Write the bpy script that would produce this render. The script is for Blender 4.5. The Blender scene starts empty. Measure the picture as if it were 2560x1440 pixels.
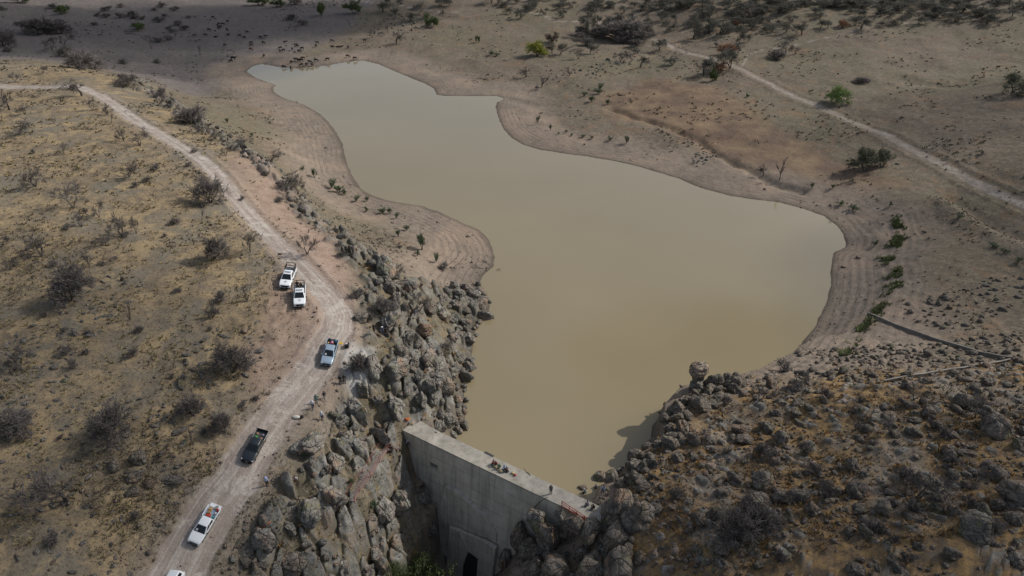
import bpy, bmesh, math, random
import numpy as np
from mathutils import Vector, Matrix, noise, Euler
SC = bpy.context.scene
COL = SC.collection
PI = math.pi
R = math.radians

# ------------------------------------------------------------------ camera, world, sun, exposure
CAM_H = 66.0; PITCH = 30.0; FPX = 1730.0
cam_d = bpy.data.cameras.new('camera'); cam = bpy.data.objects.new('camera', cam_d); COL.objects.link(cam)
cam.location = (0, 0, CAM_H); cam.rotation_euler = (R(90-PITCH), 0, 0)
cam_d.sensor_width = 36.0; cam_d.lens = 36.0*FPX/2560.0; cam_d.clip_start = 1.0; cam_d.clip_end = 8000
SC.camera = cam
SUN_AZ, SUN_EL = 22.0, 38.0
SDIR = Vector((math.cos(R(SUN_AZ))*math.cos(R(SUN_EL)), math.sin(R(SUN_AZ))*math.cos(R(SUN_EL)), math.sin(R(SUN_EL))))
world = bpy.data.worlds.new('World'); SC.world = world; world.use_nodes = True
wn = world.node_tree; wn.nodes.clear()
sky = wn.nodes.new('ShaderNodeTexSky'); sky.sky_type = 'NISHITA'; sky.sun_disc = False
sky.sun_elevation = R(SUN_EL); sky.sun_rotation = R(90-SUN_AZ); sky.air_density = 1.0; sky.dust_density = 2.2; sky.ozone_density = 1.0
bg = wn.nodes.new('ShaderNodeBackground'); bg.inputs[1].default_value = 0.10
wo = wn.nodes.new('ShaderNodeOutputWorld')
hs = wn.nodes.new('ShaderNodeHueSaturation'); hs.inputs['Saturation'].default_value = .66; wn.links.new(sky.outputs[0], hs.inputs['Color']); wn.links.new(hs.outputs[0], bg.inputs[0]); wn.links.new(bg.outputs[0], wo.inputs[0])
sun_d = bpy.data.lights.new('sun', 'SUN'); sun_d.energy = 3.1; sun_d.angle = R(0.55); sun_d.color = (1.0, 0.95, 0.88)
sun = bpy.data.objects.new('sun', sun_d); COL.objects.link(sun)
sun.rotation_euler = SDIR.to_track_quat('Z', 'Y').to_euler(); sun.location = (300, 150, 400)
SC.view_settings.view_transform = 'Standard'; SC.view_settings.look = 'None'
SC.view_settings.exposure = 0.13; SC.view_settings.gamma = 1.0
SC.render.engine = 'CYCLES'
SC.cycles.volume_bounces = 0; SC.cycles.max_bounces = 6; SC.cycles.diffuse_bounces = 2; SC.cycles.transparent_max_bounces = 8

# ------------------------------------------------------------------ photogrammetry helpers (photo is 2560x1440)
_p = R(PITCH)
CF = np.array([0, math.cos(_p), -math.sin(_p)]); CU = np.array([0, math.sin(_p), math.cos(_p)]); CR = np.array([1.0, 0, 0])
CC = np.array([0, 0, CAM_H])
def ray(px, py): return CF + (px-1280)/FPX*CR - (py-720)/FPX*CU
def on(px, py, z):
    d = ray(px, py); return CC + d*(z-CAM_H)/d[2]
def proj(p):
    v = np.asarray(p, float)-CC; w = v@CF
    return 1280+FPX*(v@CR)/w, 720-FPX*(v@CU)/w, w
WL = -5.0

# ------------------------------------------------------------------ numpy noise
_rs = np.random.RandomState(7); _perm = _rs.permutation(4096); _g = _rs.rand(4096)*2*PI
_gx, _gy = np.cos(_g), np.sin(_g)
def gn(x, y):
    xi = np.floor(x).astype(np.int64); yi = np.floor(y).astype(np.int64); xf = x-xi; yf = y-yi
    def g(ix, iy, fx, fy):
        h = _perm[(_perm[ix & 4095]+iy) & 4095]; return _gx[h]*fx+_gy[h]*fy
    u = xf*xf*xf*(xf*(xf*6-15)+10); v = yf*yf*yf*(yf*(yf*6-15)+10)
    a = g(xi, yi, xf, yf); b = g(xi+1, yi, xf-1, yf); c = g(xi, yi+1, xf, yf-1); d = g(xi+1, yi+1, xf-1, yf-1)
    return (a*(1-u)+b*u)*(1-v)+(c*(1-u)+d*u)*v
def fbm(x, y, s, o=4, seed=0.0, gain=0.5):
    t = 0; a = 1.0
    for i in range(o):
        t = t+a*gn(x/s+17.3*i+seed, y/s-9.1*i+seed*1.7); s *= 0.5; a *= gain
    return t
def sstep(a, b, x):
    t = np.clip((x-a)/(b-a), 0, 1); return t*t*(3-2*t)
def dseg(P, x, y, closed=False):
    """distance to polyline and parameter side"""
    n = len(P); best = np.full(np.shape(x), 1e18)
    for i in range(n if closed else n-1):
        ax, ay = P[i][0], P[i][1]; bx, by = P[(i+1) % n][0], P[(i+1) % n][1]
        dx, dy = bx-ax, by-ay; L = dx*dx+dy*dy+1e-9
        t = np.clip(((x-ax)*dx+(y-ay)*dy)/L, 0, 1)
        best = np.minimum(best, (x-ax-t*dx)**2+(y-ay-t*dy)**2)
    return np.sqrt(best)
def dcoord(P, x, y):
    best = np.full(np.shape(x), 1e18); S = np.zeros(np.shape(x)); G = np.zeros(np.shape(x)); acc = 0
    for i in range(len(P)-1):
        ax, ay = P[i][0], P[i][1]; bx, by = P[i+1][0], P[i+1][1]; dx, dy = bx-ax, by-ay; L = math.hypot(dx, dy)
        t = np.clip(((x-ax)*dx+(y-ay)*dy)/L/L, 0, 1); d2 = (x-ax-t*dx)**2+(y-ay-t*dy)**2; m = d2 < best; best = np.where(m, d2, best); S = np.where(m, acc+t*L, S); G = np.where(m, np.sign((x-ax)*dy-(y-ay)*dx), G); acc += L
    return np.sqrt(best)*G, S
def sdpoly(P, x, y):
    inside = np.zeros(np.shape(x), bool); n = len(P)
    for i in range(n):
        ax, ay = P[i][0], P[i][1]; bx, by = P[(i+1) % n][0], P[(i+1) % n][1]
        if ay == by: continue
        c = ((ay > y) != (by > y)) & (x < (bx-ax)*(y-ay)/(by-ay)+ax); inside ^= c
    d = dseg(P, x, y, True)
    return np.where(inside, -d, d)

def vor(x, y, sx, sy, rot, seed):
    c, s_ = math.cos(rot), math.sin(rot); X = (x*c+y*s_)/sx; Y = (-x*s_+y*c)/sy; xi = np.floor(X).astype(np.int64); yi = np.floor(Y).astype(np.int64)
    f1 = np.full(np.shape(X), 9.0); f2 = np.full(np.shape(X), 9.0); hh = np.zeros(np.shape(X)); cx = np.zeros(np.shape(X)); cy = np.zeros(np.shape(X))
    for i in (-1, 0, 1):
        for j in (-1, 0, 1):
            h = _perm[(_perm[(xi+i+seed) & 4095]+yi+j) & 4095]; h2 = _perm[(h+97) & 4095]
            px = xi+i+.1+.8*h/4096.; py = yi+j+.1+.8*h2/4096.; d = np.hypot(X-px, Y-py); m = d < f1
            f2 = np.where(m, f1, np.minimum(f2, d)); cx = np.where(m, X-px, cx); cy = np.where(m, Y-py, cy); hh = np.where(m, _perm[(h2+531) & 4095]/4096., hh); f1 = np.where(m, d, f1)
    return f1, f2, hh, cx, cy
def crag(x, y):
    """fractured outcrop: height offset and bare-rock mask"""
    rk = sstep(1.5, -1.5, sdpoly(Z_ROCK, x, y)+fbm(x, y, 7, 3, 11.0)*3); rk = np.maximum(rk, sstep(3.6, 1.8, dseg(RIDGE, x, y)+fbm(x, y, 6, 3, 19.)*3)); og = sstep(2, -2, sdpoly(Z_ORANGE, x, y)+fbm(x, y, 7, 3, 11.)*3)*(1-rk)
    dr = sstep(3.2, 5.5, dseg(ROAD, x, y)); w1 = .5*fbm(x, y, 3, 2, 71.); w2 = .5*fbm(x, y, 3, 2, 91.)
    f1, f2, h, cx, cy = vor(x+w1, y+w2, 2.1, 3.6, .35, 5); e = sstep(.03, .22, f2-f1)
    g1, g2, k, dx, dy = vor(x+w2, y+w1, .95, 1.5, .5, 77); e2 = sstep(.03, .2, g2-g1)
    pat = sstep(-.42, -.12, fbm(x, y, 8, 3, 77.))*rk*dr*np.where(y > 93, .75, 1)
    m1 = (h > .12)*pat; H = 1.9*m1*e*(h-.1+.55*cx*(h-.5)+.35*cy)+.45*pat*e2*(k-.3+.5*dx)+.12*pat*fbm(x, y, .8, 3, 3.)
    po = og*dr*sstep(-.2, .1, fbm(x, y, 6, 3, 27.)); m2 = (k > .62)*po; H = H+.55*m2*e2*(k-.3+.5*dx*(h-.5))
    return H, np.clip(m1*e*(.35+.65*e2)+m2*e2*.9, 0, 1)
# ------------------------------------------------------------------ dam frame
DA = on(1015, 1078, 0)[:2]; DB = on(1480, 1300, 0)[:2]
DE = (DB-DA)/np.linalg.norm(DB-DA); DM = np.array([-DE[1], DE[0]])      # along, upstream normal
DL = float(np.linalg.norm(DB-DA)); DW = 2.4
def dam_pt(s, n, z): return Vector((DA[0]+DE[0]*s+DM[0]*n, DA[1]+DE[1]*s+DM[1]*n, z))
def dam_sn(x, y):
    return (x-DA[0])*DE[0]+(y-DA[1])*DE[1], (x-DA[0])*DM[0]+(y-DA[1])*DM[1]

# ------------------------------------------------------------------ traced shoreline (pixels of the water's edge, or of the bank top that hides it)
SH = [(615,178),(632,165),(655,160),(680,164),(705,169),(760,170),(820,163),(870,154),(910,152),(945,160),(985,177),(1030,196),(1065,210),(1086,222),(1092,237),(1115,240),(1180,240),(1235,240),(1256,243),
 (1244,255),(1240,268),(1247,295),(1258,320),(1280,345),(1310,362),(1350,374),(1400,382),(1460,390),(1540,403),(1600,417),(1660,435),(1700,447),(1740,465),(1780,478),(1830,490),(1890,499),(1950,506),(2010,522),(2060,540),(2090,560),(2110,585),(2120,605),
 (2115,618),(2090,630),(2083,642),(2080,670),(2078,720),(2070,750),(2055,785),(2040,815),(2015,850),(1985,885),(1955,915)]
SHW = [tuple(on(a, b, WL)[:2]) for a, b in SH]
# right bank: silhouettes of the bank top at z, pushed outward to the water
for a, b, z, ox, oy in [(1900,935,0.6,0,3.2),(1840,950,0.8,-.3,3.2),(1800,965,1.0,-.5,4.5),(1735,980,0.8,-1.6,4.6),(1668,1010,0.6,-1.2,1.6),(1655,1055,0.6,-1.0,.4),(1646,1090,0.5,-.8,.5),(1585,1128,0.3,-.7,.8),(1545,1180,0,-.6,.7),(1490,1208,-.5,-.5,.6)]:
    w = on(a, b, z); SHW.append((w[0]+ox, w[1]+oy))
p = dam_pt(DL-2.5, DW-0.4, 0); SHW.append((p.x, p.y))
p = dam_pt(5.3, DW-0.4, 0); SHW.append((p.x, p.y))
for a, b in [(1146,1070),(1160,1058),(1159,1000),(1156,960),(1168,925),(1176,895),(1185,835),(1192,812),(1220,785),(1224,762),(1202,738),(1192,718),(1206,690),(1232,664),(1236,640),(1222,602),(1200,577),(1150,555),(1100,531),(1050,515),(1000,507),(960,500),(920,485),(900,470),(880,440),(865,405),(855,360),(840,330),(820,305),(800,285),(760,262),(710,246),(686,232),(682,219),(690,213),(668,205),(640,195)]:
    SHW.append(tuple(on(a, b, WL)[:2]))
SHW = np.array(SHW)

# ------------------------------------------------------------------ terrain control points (photo pixel, height)
CT = [(0,700,12.5),(300,480,13),(0,420,14),(510,1310,4.6),(400,1430,4),(640,1120,6.2),(820,900,8),(740,740,10),(700,600,10.6),(560,420,11.8),(420,340,12.4),(250,232,13),(0,215,14),(150,162,12.5),(310,200,11.5),(0,165,13),
 (0,950,12),(0,1200,10),(0,1430,8.5),(250,900,11.5),(250,1200,8.5),(450,1050,9.2),(500,700,11.3),(250,700,12.2),(200,1430,6.5),(600,850,10),
 (850,620,8.6),(700,430,8),(640,395,8.2),(540,305,8.5),(420,250,9.2),
 (770,470,1.5),(900,590,1.0),(700,330,-3),(600,250,-1.5),(480,240,-1.0),(860,520,-2.8),(1000,560,-2.8),(1080,620,-2.5),(1150,650,-3.2),(1020,640,0),
 (900,880,7.3),(900,780,8),(950,720,7),(980,1000,2.8),(1005,1050,0.5),(880,1000,5),(1050,850,3),(1100,720,-0.5),(1150,800,-3),(1000,920,4.2),(1060,960,1.2),(1110,1020,-1.0),(1090,1060,-.6),
 (850,1150,2.8),(760,1300,1.2),(700,1430,-.5),(900,1230,0),(980,1130,-1.2),(960,1100,0),(900,1320,-3),(850,1430,-4.5),
 (1440,1330,-3.2),(1490,1300,-.3),(1560,1240,0.8),(1650,1320,2.5),(1500,1430,-2.5),(1800,1430,4.5),(2300,1400,9.5),(2560,1400,11.5),(2500,1100,9),(2200,1000,6),(1950,1000,3),(1850,980,1.6),(2300,950,5.6),(2560,930,7),(2100,1200,6),
 (1700,1050,1.0),(1650,1130,1.0),(1590,1180,0.6),(1750,1200,3),(2000,950,2.2),(2100,905,0.5),(2250,880,1.5),(2400,900,3.5),
 (2200,780,-1.2),(2160,640,-2.8),(2350,700,1),(2530,800,2),(2250,560,-1),(2340,510,1.2),(2480,620,2.0),(2560,660,2.4),(2500,560,0),(2400,480,.5),
 (2560,430,5.5),(2200,300,2.6),(2000,400,-1.5),(1800,300,-1.6),(1500,300,-2.8),(1650,390,-3.4),(1400,200,-2.5),(1900,160,3),(2500,150,8),(1200,100,-1.5),(900,80,-3),(1000,150,-3.6),(600,100,-3.8),(300,100,-2.5),(100,100,-1),(450,200,-3),
 (0,40,2),(600,20,-1),(1000,20,1.5),(1400,20,4),(1800,30,9),(2200,20,15),(2560,15,19),(1650,80,.8),(1550,130,-1)]
_ctp = [tuple(on(a, b, z)[:2])+(z,) for a, b, z in CT]
_ctp += [(-400,60,20),(-200,20,14),(400,40,26),(200,10,18),(0,0,0),(-700,500,30),(700,450,45),(-500,800,25),(0,800,18),(500,800,60),(-1500,1700,120),(0,1700,60),(1500,1700,140),(-1500,500,80),(1500,500,110),(0,-100,4)]
_ctp = np.array(_ctp)
def _k(r2): return np.where(r2 > 1e-9, 0.5*r2*np.log(r2+1e-12), 0)
_sc = 100.0
_X = _ctp[:, :2]/_sc; _n = len(_X)
_r2 = ((_X[:, None]-_X[None])**2).sum(-1)
_A = np.zeros((_n+3, _n+3)); _A[:_n, :_n] = _k(_r2)+np.eye(_n)*2e-4; _A[:_n, _n] = 1; _A[:_n, _n+1:] = _X; _A[_n, :_n] = 1; _A[_n+1:, :_n] = _X.T
_w = np.linalg.solve(_A, np.concatenate([_ctp[:, 2], [0, 0, 0]]))
def tps(x, y):
    X = np.asarray(x)/_sc; Y = np.asarray(y)/_sc
    o = _w[_n]+_w[_n+1]*X+_w[_n+2]*Y
    for i in range(_n):
        o = o+_w[i]*_k((X-_X[i, 0])**2+(Y-_X[i, 1])**2)
    return o
def wp(L, z): return [tuple(on(q[0], q[1], (q[2] if len(q) > 2 else z))[:2]) for q in L]
ROAD = wp([(-260,213,14),(-60,214,14),(60,215,14),(140,218,13.6),(200,222,13.2),(250,238,13),(290,268,12.8),(340,305,12.6),(400,338,12.4),(450,368,12.2),(505,405,12),(550,445,11.6),(590,490,11.2),(640,545,10.8),(690,605,10.5),(735,655,10.2),(785,705,9.9),(828,745,9.5),(848,785,9),(842,825,8.6),(822,862,8.2),(795,915,7.8),(752,970,7.4),(700,1035,6.9),(645,1110,6.2),(600,1190,5.6),(545,1260,5),(485,1345,4.5),(430,1440,4),(380,1530,3.6)], 5)
TRACK = wp([(1500,48,3),(1560,58,2),(1610,75,1),(1650,98,1),(1700,120,1.4),(1760,142,2),(1840,165,2.8),(1900,188,3),(1960,215,3),(2040,250,2.8),(2120,290,2.7),(2200,325,3),(2300,370,3.4),(2400,415,4),(2500,452,5),(2600,490,5.5),(2800,560,6)], 3)
TRACK2 = wp([(1855,165,2.8),(1872,130,4),(1910,118,5),(2050,105,6),(2200,86,7.5),(2330,74,9),(2560,84,9),(2750,100,9)], 5)
TRACK3 = wp([(850,-5,1),(930,8,1.5),(1050,22,1.7),(1150,28,2),(1300,24,3),(1400,40,3.5),(1500,50,3)], 2)
RIDGE = wp([(330,205,11),(420,258,9.4),(480,300,8.8),(560,360,8.4),(640,405,8.2),(700,455,8),(760,510,8),(830,560,8),(900,640,8.4)], 8)
GUL = wp([(1530,275,-2.8),(1600,302,-2.8),(1680,327,-2.6),(1745,346,-2.2),(1790,375,-2),(1850,400,-1.5),(1930,436,-1.2),(2010,452,-.9)], -2)
SPUR = wp([(2190,575,-1.4),(2250,535,-.4),(2335,508,1.2),(2410,540,1.2),(2480,590,1.8),(2560,640,2.2),(2700,700,3)], 1)
GUL3 = wp([(2380,500,0),(2470,560,0),(2600,610,1),(2800,660,3)], 0)
GUL4 = wp([(1880,70,4),(1760,95,2),(1650,130,0),(1590,160,-.6),(1500,190,-1.8),(1400,215,-3)], 0)
GUL5 = wp([(2560,190,8),(2380,215,5),(2250,200,4),(2100,230,3)], 4)
GUL2 = wp([(1640,215,-1),(1580,225,-2),(1480,235,-3),(1350,262,-3.5),(1262,246,-4.4)], -3)
BERM = wp([(2165,560,-1.5),(2215,620,-1.8),(2240,690,-1),(2200,760,-1.3),(2150,830,-2),(2100,905,-.3)], -2)
GOR0 = dam_sn(*on(1185, 1405, -20)[:2])
GL = [(-4.6, 72.0), (-6.0, 68.0), (-7.8, 62.5), (-9.5, 56), (-12.0, 48), (-14, 38), (-15, 20)]
def height(x, y, fine=True):
    x = np.asarray(x, float); y = np.asarray(y, float)
    base = tps(x, y)
    sd = sdpoly(SHW, x, y)
    sd = sd+0.30*fbm(x, y, 3.5, 3, 44.)*sstep(85, 100, y)
    s, n = dam_sn(x, y)
    rightb = sstep(2, 12, x)*(1-sstep(90, 112, y))
    D = np.where(rightb > .5, 1.3, 4.0+21.0*sstep(88, 150, y))
    rocky = (1-sstep(88, 104, y))*sstep(-60, -22, x)
    b = np.maximum(base, WL+0.35+0.015*np.clip(sd, 0, 40))
    w = sstep(0, 1, sd/D)
    out = (WL+0.05+0.11*np.clip(sd, 0, 40))*(1-w)+b*w
    z = np.where(sd > 0, out, WL+0.05-np.minimum(0.35*(-sd), 4.0))
    droad = dseg(ROAD, x, y)
    if fine:
        am = np.clip(sd/10, 0, 1)
        quiet = sstep(2.5, 7, droad)
        z = z+am*quiet*(0.55*fbm(x, y, 22, 3, 3.1)+0.16*fbm(x, y, 3.0, 3, 8.2))
        far = sstep(150, 230, y)
        z = z+rocky*np.clip(sd/3, 0, 1)*quiet*0.8*np.abs(fbm(x, y, 5, 4, 1.3))+np.clip(sd/30, 0, 1)*far*(1.6*fbm(x, y, 45, 3, 12.)+.35*fbm(x, y, 9, 3, 4.))
        CH, _ = crag(x, y); z = z+CH*np.clip(sd/1.5, 0, 1)*np.where(n > -1.0, np.clip((np.abs(n-1.3)-1.6)/1.5, 0, 1)+((s < -2) | (s > DL+2)), 1).clip(0, 1)
        z = z+np.clip(sd/2, 0, 1)*0.045*np.sin(sd*2*PI/1.7+3.5*fbm(x, y, 9, 2))*(sd < 16)
        z = z-0.10*(1-sstep(1.6, 2.7, droad))+0.16*np.exp(-((droad-3.0)/0.5)**2)
        dr = dseg(RIDGE, x, y)
        z = z+0.9*np.exp(-(dr/2.5)**2)*(0.6+fbm(x, y, 4, 3, 5.5))
        dsp = dseg(SPUR, x, y); z = z+1.5*np.exp(-(dsp/3.5)**2)-1.2*np.exp(-(dseg(GUL3, x, y)/3.)**2)-1.3*np.exp(-(dseg(GUL4, x, y)/3.)**2)-.9*np.exp(-(dseg(GUL5, x, y)/3.)**2)
        z = z-(1.05+1.3*fbm(x, y, 14, 2, 9.9))*np.exp(-((dseg(GUL, x, y)+.9*fbm(x, y, 5, 2, 2.9))/1.5)**2)-0.7*np.exp(-(dseg(GUL2, x, y)/2.2)**2)
        dt = dseg(TRACK, x, y)
        z = z+0.3*np.exp(-((dt-3.2)/0.7)**2)
        z = np.where(sd > .8, np.maximum(z, WL+.12+.02*np.clip(sd, 0, 20)), z)
    # gorge below the dam
    dg = dseg(GL, x, y); side = np.where((x+0.45*(y-68)*-1+6) > 0, 1, 0)
    fl = -22.0+0.9*fbm(x, y, 4, 3, 2.2)-0.06*(68-y)
    rt = x > -8.5+0.32*(y-60)
    carve = fl+np.where(rt, 1.95*np.clip(dg-2.0, 0, 6.2)+1.0*np.clip(dg-8.2, 0, 60), np.interp(dg, [0, 2.2, 4.6, 5.3, 8.9, 10.8, 14, 60], [0, 0, 4, 12, 15, 21.5, 27, 75]))+1.6*fbm(x, y, 6, 4, 6.6)*np.clip((dg-1)/5, 0, 1)
    if fine: carve = carve+CH*.8
    down = n < 1.2
    z = np.where(down, np.minimum(z, carve), z)
    return z
def h1(x, y): return float(height(np.array([x]), np.array([y]))[0])
def at_many(L):
    out = []
    t = np.geomspace(50, 1500, 260)
    for px, py in L:
        d = ray(px, py); P = CC[None]+d[None]*t[:, None]
        hz = height(P[:, 0], P[:, 1], True); f = P[:, 2]-hz
        i = int(np.argmax(f < 0)); i = max(i, 1)
        a, b = t[i-1], t[i]; tt = np.linspace(a, b, 24); P = CC[None]+d[None]*tt[:, None]; f = P[:, 2]-height(P[:, 0], P[:, 1])
        j = max(int(np.argmax(f < 0)), 1); k = f[j-1]/(f[j-1]-f[j]+1e-9); q = P[j-1]+(P[j]-P[j-1])*k
        out.append(Vector(q))
    return out
def at(px, py): return at_many([(px, py)])[0]

# ------------------------------------------------------------------ zones (world polygons)
Z_STRAW = wp([(-500,160,14),(150,158,12.5),(305,190,11.5),(350,225,11),(470,300,9),(600,400,8.6),(690,520,9.5),(760,640,10),(790,760,9.6),(780,880,8.4),(720,980,7.2),(640,1090,6.4),(570,1190,5.8),(500,1270,5),(410,1390,4.2),(360,1560,4),(-700,1560,9),(-700,500,14)], 9)
Z_PINK = wp([(540,400,11),(620,380,8.3),(700,450,8),(780,560,8.5),(880,650,8.4),(930,740,8),(900,860,7.6),(850,960,6.6),(760,1030,6),(650,1010,7.6),(590,930,9.2),(640,760,10.4),(690,660,10.5),(600,540,11)], 9)
Z_ORANGE = wp([(1690,1000,.8),(1850,950,1.4),(2030,940,2),(2130,930,2.2),(2330,925,5),(2600,885,6.5),(3000,900,9),(3000,1700,14),(1450,1700,-2),(1420,1400,-3),(1500,1290,0),(1560,1190,.6),(1650,1080,.8)], 3)
Z_ROCK = wp([(840,560,6),(930,620,6),(1000,690,4),(1120,700,-1),(1230,740,-4.8),(1190,900,-4.6),(1165,1060,-4),(1060,1060,-.4),(1030,1200,-4),(1250,1500,-15),(620,1500,-.5),(650,1320,2),(720,1190,4.4),(790,1080,5),(860,980,5.6),(905,880,7.3),(890,760,8.2)], 3)
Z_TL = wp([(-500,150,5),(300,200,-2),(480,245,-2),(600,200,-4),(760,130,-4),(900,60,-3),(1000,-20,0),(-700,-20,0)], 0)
Z_PALE = wp([(880,860,7.5),(930,870,7),(925,960,6),(880,1010,5),(850,960,6),(840,890,7.6)], 7)
Z_WARM = wp([(1480,250,-2.5),(1620,205,-1.5),(1790,230,-1),(1980,330,0),(2280,470,0),(2120,480,-.5),(1900,420,-1.5),(1760,365,-2.5),(1640,330,-2.8),(1530,300,-3)], -1.5)
def zones(x, y):
    q = {}
    nz = fbm(x, y, 7, 3, 11.0)*3.0; ny = fbm(x, y, 25, 3, 4.0)*6
    q['sd'] = sdpoly(SHW, x, y)
    q['droad'] = dseg(ROAD, x, y)
    tw = 0.4*fbm(x, y, 2.0, 3, 2.0)
    q['straw'] = sstep(2.0, -2.0, sdpoly(Z_STRAW, x, y)+nz)
    q['pink'] = sstep(3.0, -3.0, sdpoly(Z_PINK, x, y)+nz)
    q['orange'] = sstep(2.5, -2.5, sdpoly(Z_ORANGE, x, y)+nz)
    q['rock'] = sstep(2.0, -2.0, sdpoly(Z_ROCK, x, y)+nz)
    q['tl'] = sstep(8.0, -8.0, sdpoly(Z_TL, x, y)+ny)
    q['pale'] = sstep(1.0, -1.0, sdpoly(Z_PALE, x, y)+nz*.5)
    wd = 1.85+0.65*sstep(105, 80, y)
    d2 = np.minimum(np.minimum(dseg(TRACK, x, y), dseg(TRACK3, x, y)+.3), dseg(TRACK2, x, y)+0.95)
    q['road'] = sstep(wd+0.5, wd-0.5, q['droad']+tw)
    q['verge'] = np.exp(-(np.clip(q['droad']-wd, 0, 50)/2.2)**2)
    q['track'] = sstep(1.8, .8, d2+tw)
    rr = q['droad']
    q['rut'] = np.exp(-((np.abs(rr-0.85+0.25*fbm(x, y, 6, 2, 9.)))/0.28)**2)
    q['wet'] = np.exp(-np.clip(q['sd'], 0, 50)/(0.6+1.0*np.clip(.3+fbm(x, y, 9, 2, 5.), 0, 1)))
    q['warm'] = sstep(5, -5, sdpoly(Z_WARM, x, y)+ny)
    q['bank'] = sstep(24, 10, q['sd']+ny*.5)*(1-q['rock'])*(1-q['straw'])
    return q

# ------------------------------------------------------------------ material toolkit
class NT:
    def __init__(s, name):
        s.m = bpy.data.materials.new(name); s.m.use_nodes = True; s.t = s.m.node_tree; s.b = s.t.nodes['Principled BSDF']; s.o = s.t.nodes['Material Output']
    def n(s, ty, **k):
        nd = s.t.nodes.new(ty)
        for a, b in k.items(): setattr(nd, a, b)
        return nd
    def l(s, a, b): s.t.links.new(a, b)
    def val(s, sock, v):
        if hasattr(v, 'is_output') or isinstance(v, bpy.types.NodeSocket): s.l(v, sock)
        else: sock.default_value = v
    def noise(s, vec, scale, detail=4, rough=.55, dist=0.0):
        a = s.n('ShaderNodeTexNoise'); s.l(vec, a.inputs['Vector']); a.inputs['Scale'].default_value = scale; a.inputs['Detail'].default_value = detail; a.inputs['Roughness'].default_value = rough; a.inputs['Distortion'].default_value = dist
        return a.outputs['Fac']
    def vor(s, vec, scale, feat='F1', out='Distance'):
        a = s.n('ShaderNodeTexVoronoi', feature=feat); s.l(vec, a.inputs['Vector']); a.inputs['Scale'].default_value = scale; return a.outputs[out]
    def mr(s, v, a, b, c=0.0, d=1.0):
        m = s.n('ShaderNodeMapRange'); s.val(m.inputs[0], v); m.inputs[1].default_value = a; m.inputs[2].default_value = b; m.inputs[3].default_value = c; m.inputs[4].default_value = d; return m.outputs[0]
    def ma(s, op, a, b=0.0, clamp=False):
        m = s.n('ShaderNodeMath', operation=op); m.use_clamp = clamp; s.val(m.inputs[0], a); s.val(m.inputs[1], b); return m.outputs[0]
    def mix(s, f, a, b, bt='MIX'):
        m = s.n('ShaderNodeMix', data_type='RGBA', blend_type=bt); m.clamp_factor = True; s.val(m.inputs[0], f)
        for sk, v in ((m.inputs[6], a), (m.inputs[7], b)):
            if isinstance(v, tuple): sk.default_value = v if len(v) == 4 else v+(1,)
            else: s.l(v, sk)
        return m.outputs[2]
    def bump(s, h, st, dist):
        b = s.n('ShaderNodeBump'); b.inputs['Strength'].default_value = st; b.inputs['Distance'].default_value = dist; s.l(h, b.inputs['Height']); s.l(b.outputs[0], s.b.inputs['Normal'])
    def attr(s, name, out='Fac'):
        a = s.n('ShaderNodeAttribute'); a.attribute_name = name; return a.outputs[out]
    def sep(s, name):
        a = s.n('ShaderNodeAttribute'); a.attribute_name = name; q = s.n('ShaderNodeSeparateColor'); s.l(a.outputs['Color'], q.inputs[0]); return q.outputs
    def pos(s): return s.n('ShaderNodeNewGeometry').outputs['Position']
    def objc(s, rnd=True):
        tc = s.n('ShaderNodeTexCoord').outputs['Object']
        if not rnd: return tc
        oi = s.n('ShaderNodeObjectInfo'); v = s.n('ShaderNodeVectorMath', operation='ADD'); sc = s.n('ShaderNodeVectorMath', operation='SCALE')
        s.l(oi.outputs['Location'], sc.inputs[0]); sc.inputs[3].default_value = 0.73
        s.l(tc, v.inputs[0]); s.l(sc.outputs[0], v.inputs[1]); return v.outputs[0]
    def rnd(s): return s.n('ShaderNodeObjectInfo').outputs['Random']
def simple(name, col, rough=.6, metal=0.0, var=.12, scale=3.0, coat=0.0):
    t = NT(name); v = t.objc(False); f = t.noise(v, scale, 3)
    c = t.mix(t.mr(f, .3, .7), tuple(a*(1-var) for a in col), tuple(min(1, a*(1+var)) for a in col))
    t.l(c, t.b.inputs['Base Color']); t.b.inputs['Roughness'].default_value = rough; t.b.inputs['Metallic'].default_value = metal
    if coat: t.b.inputs['Coat Weight'].default_value = coat; t.b.inputs['Coat Roughness'].default_value = .08
    return t.m

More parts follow.
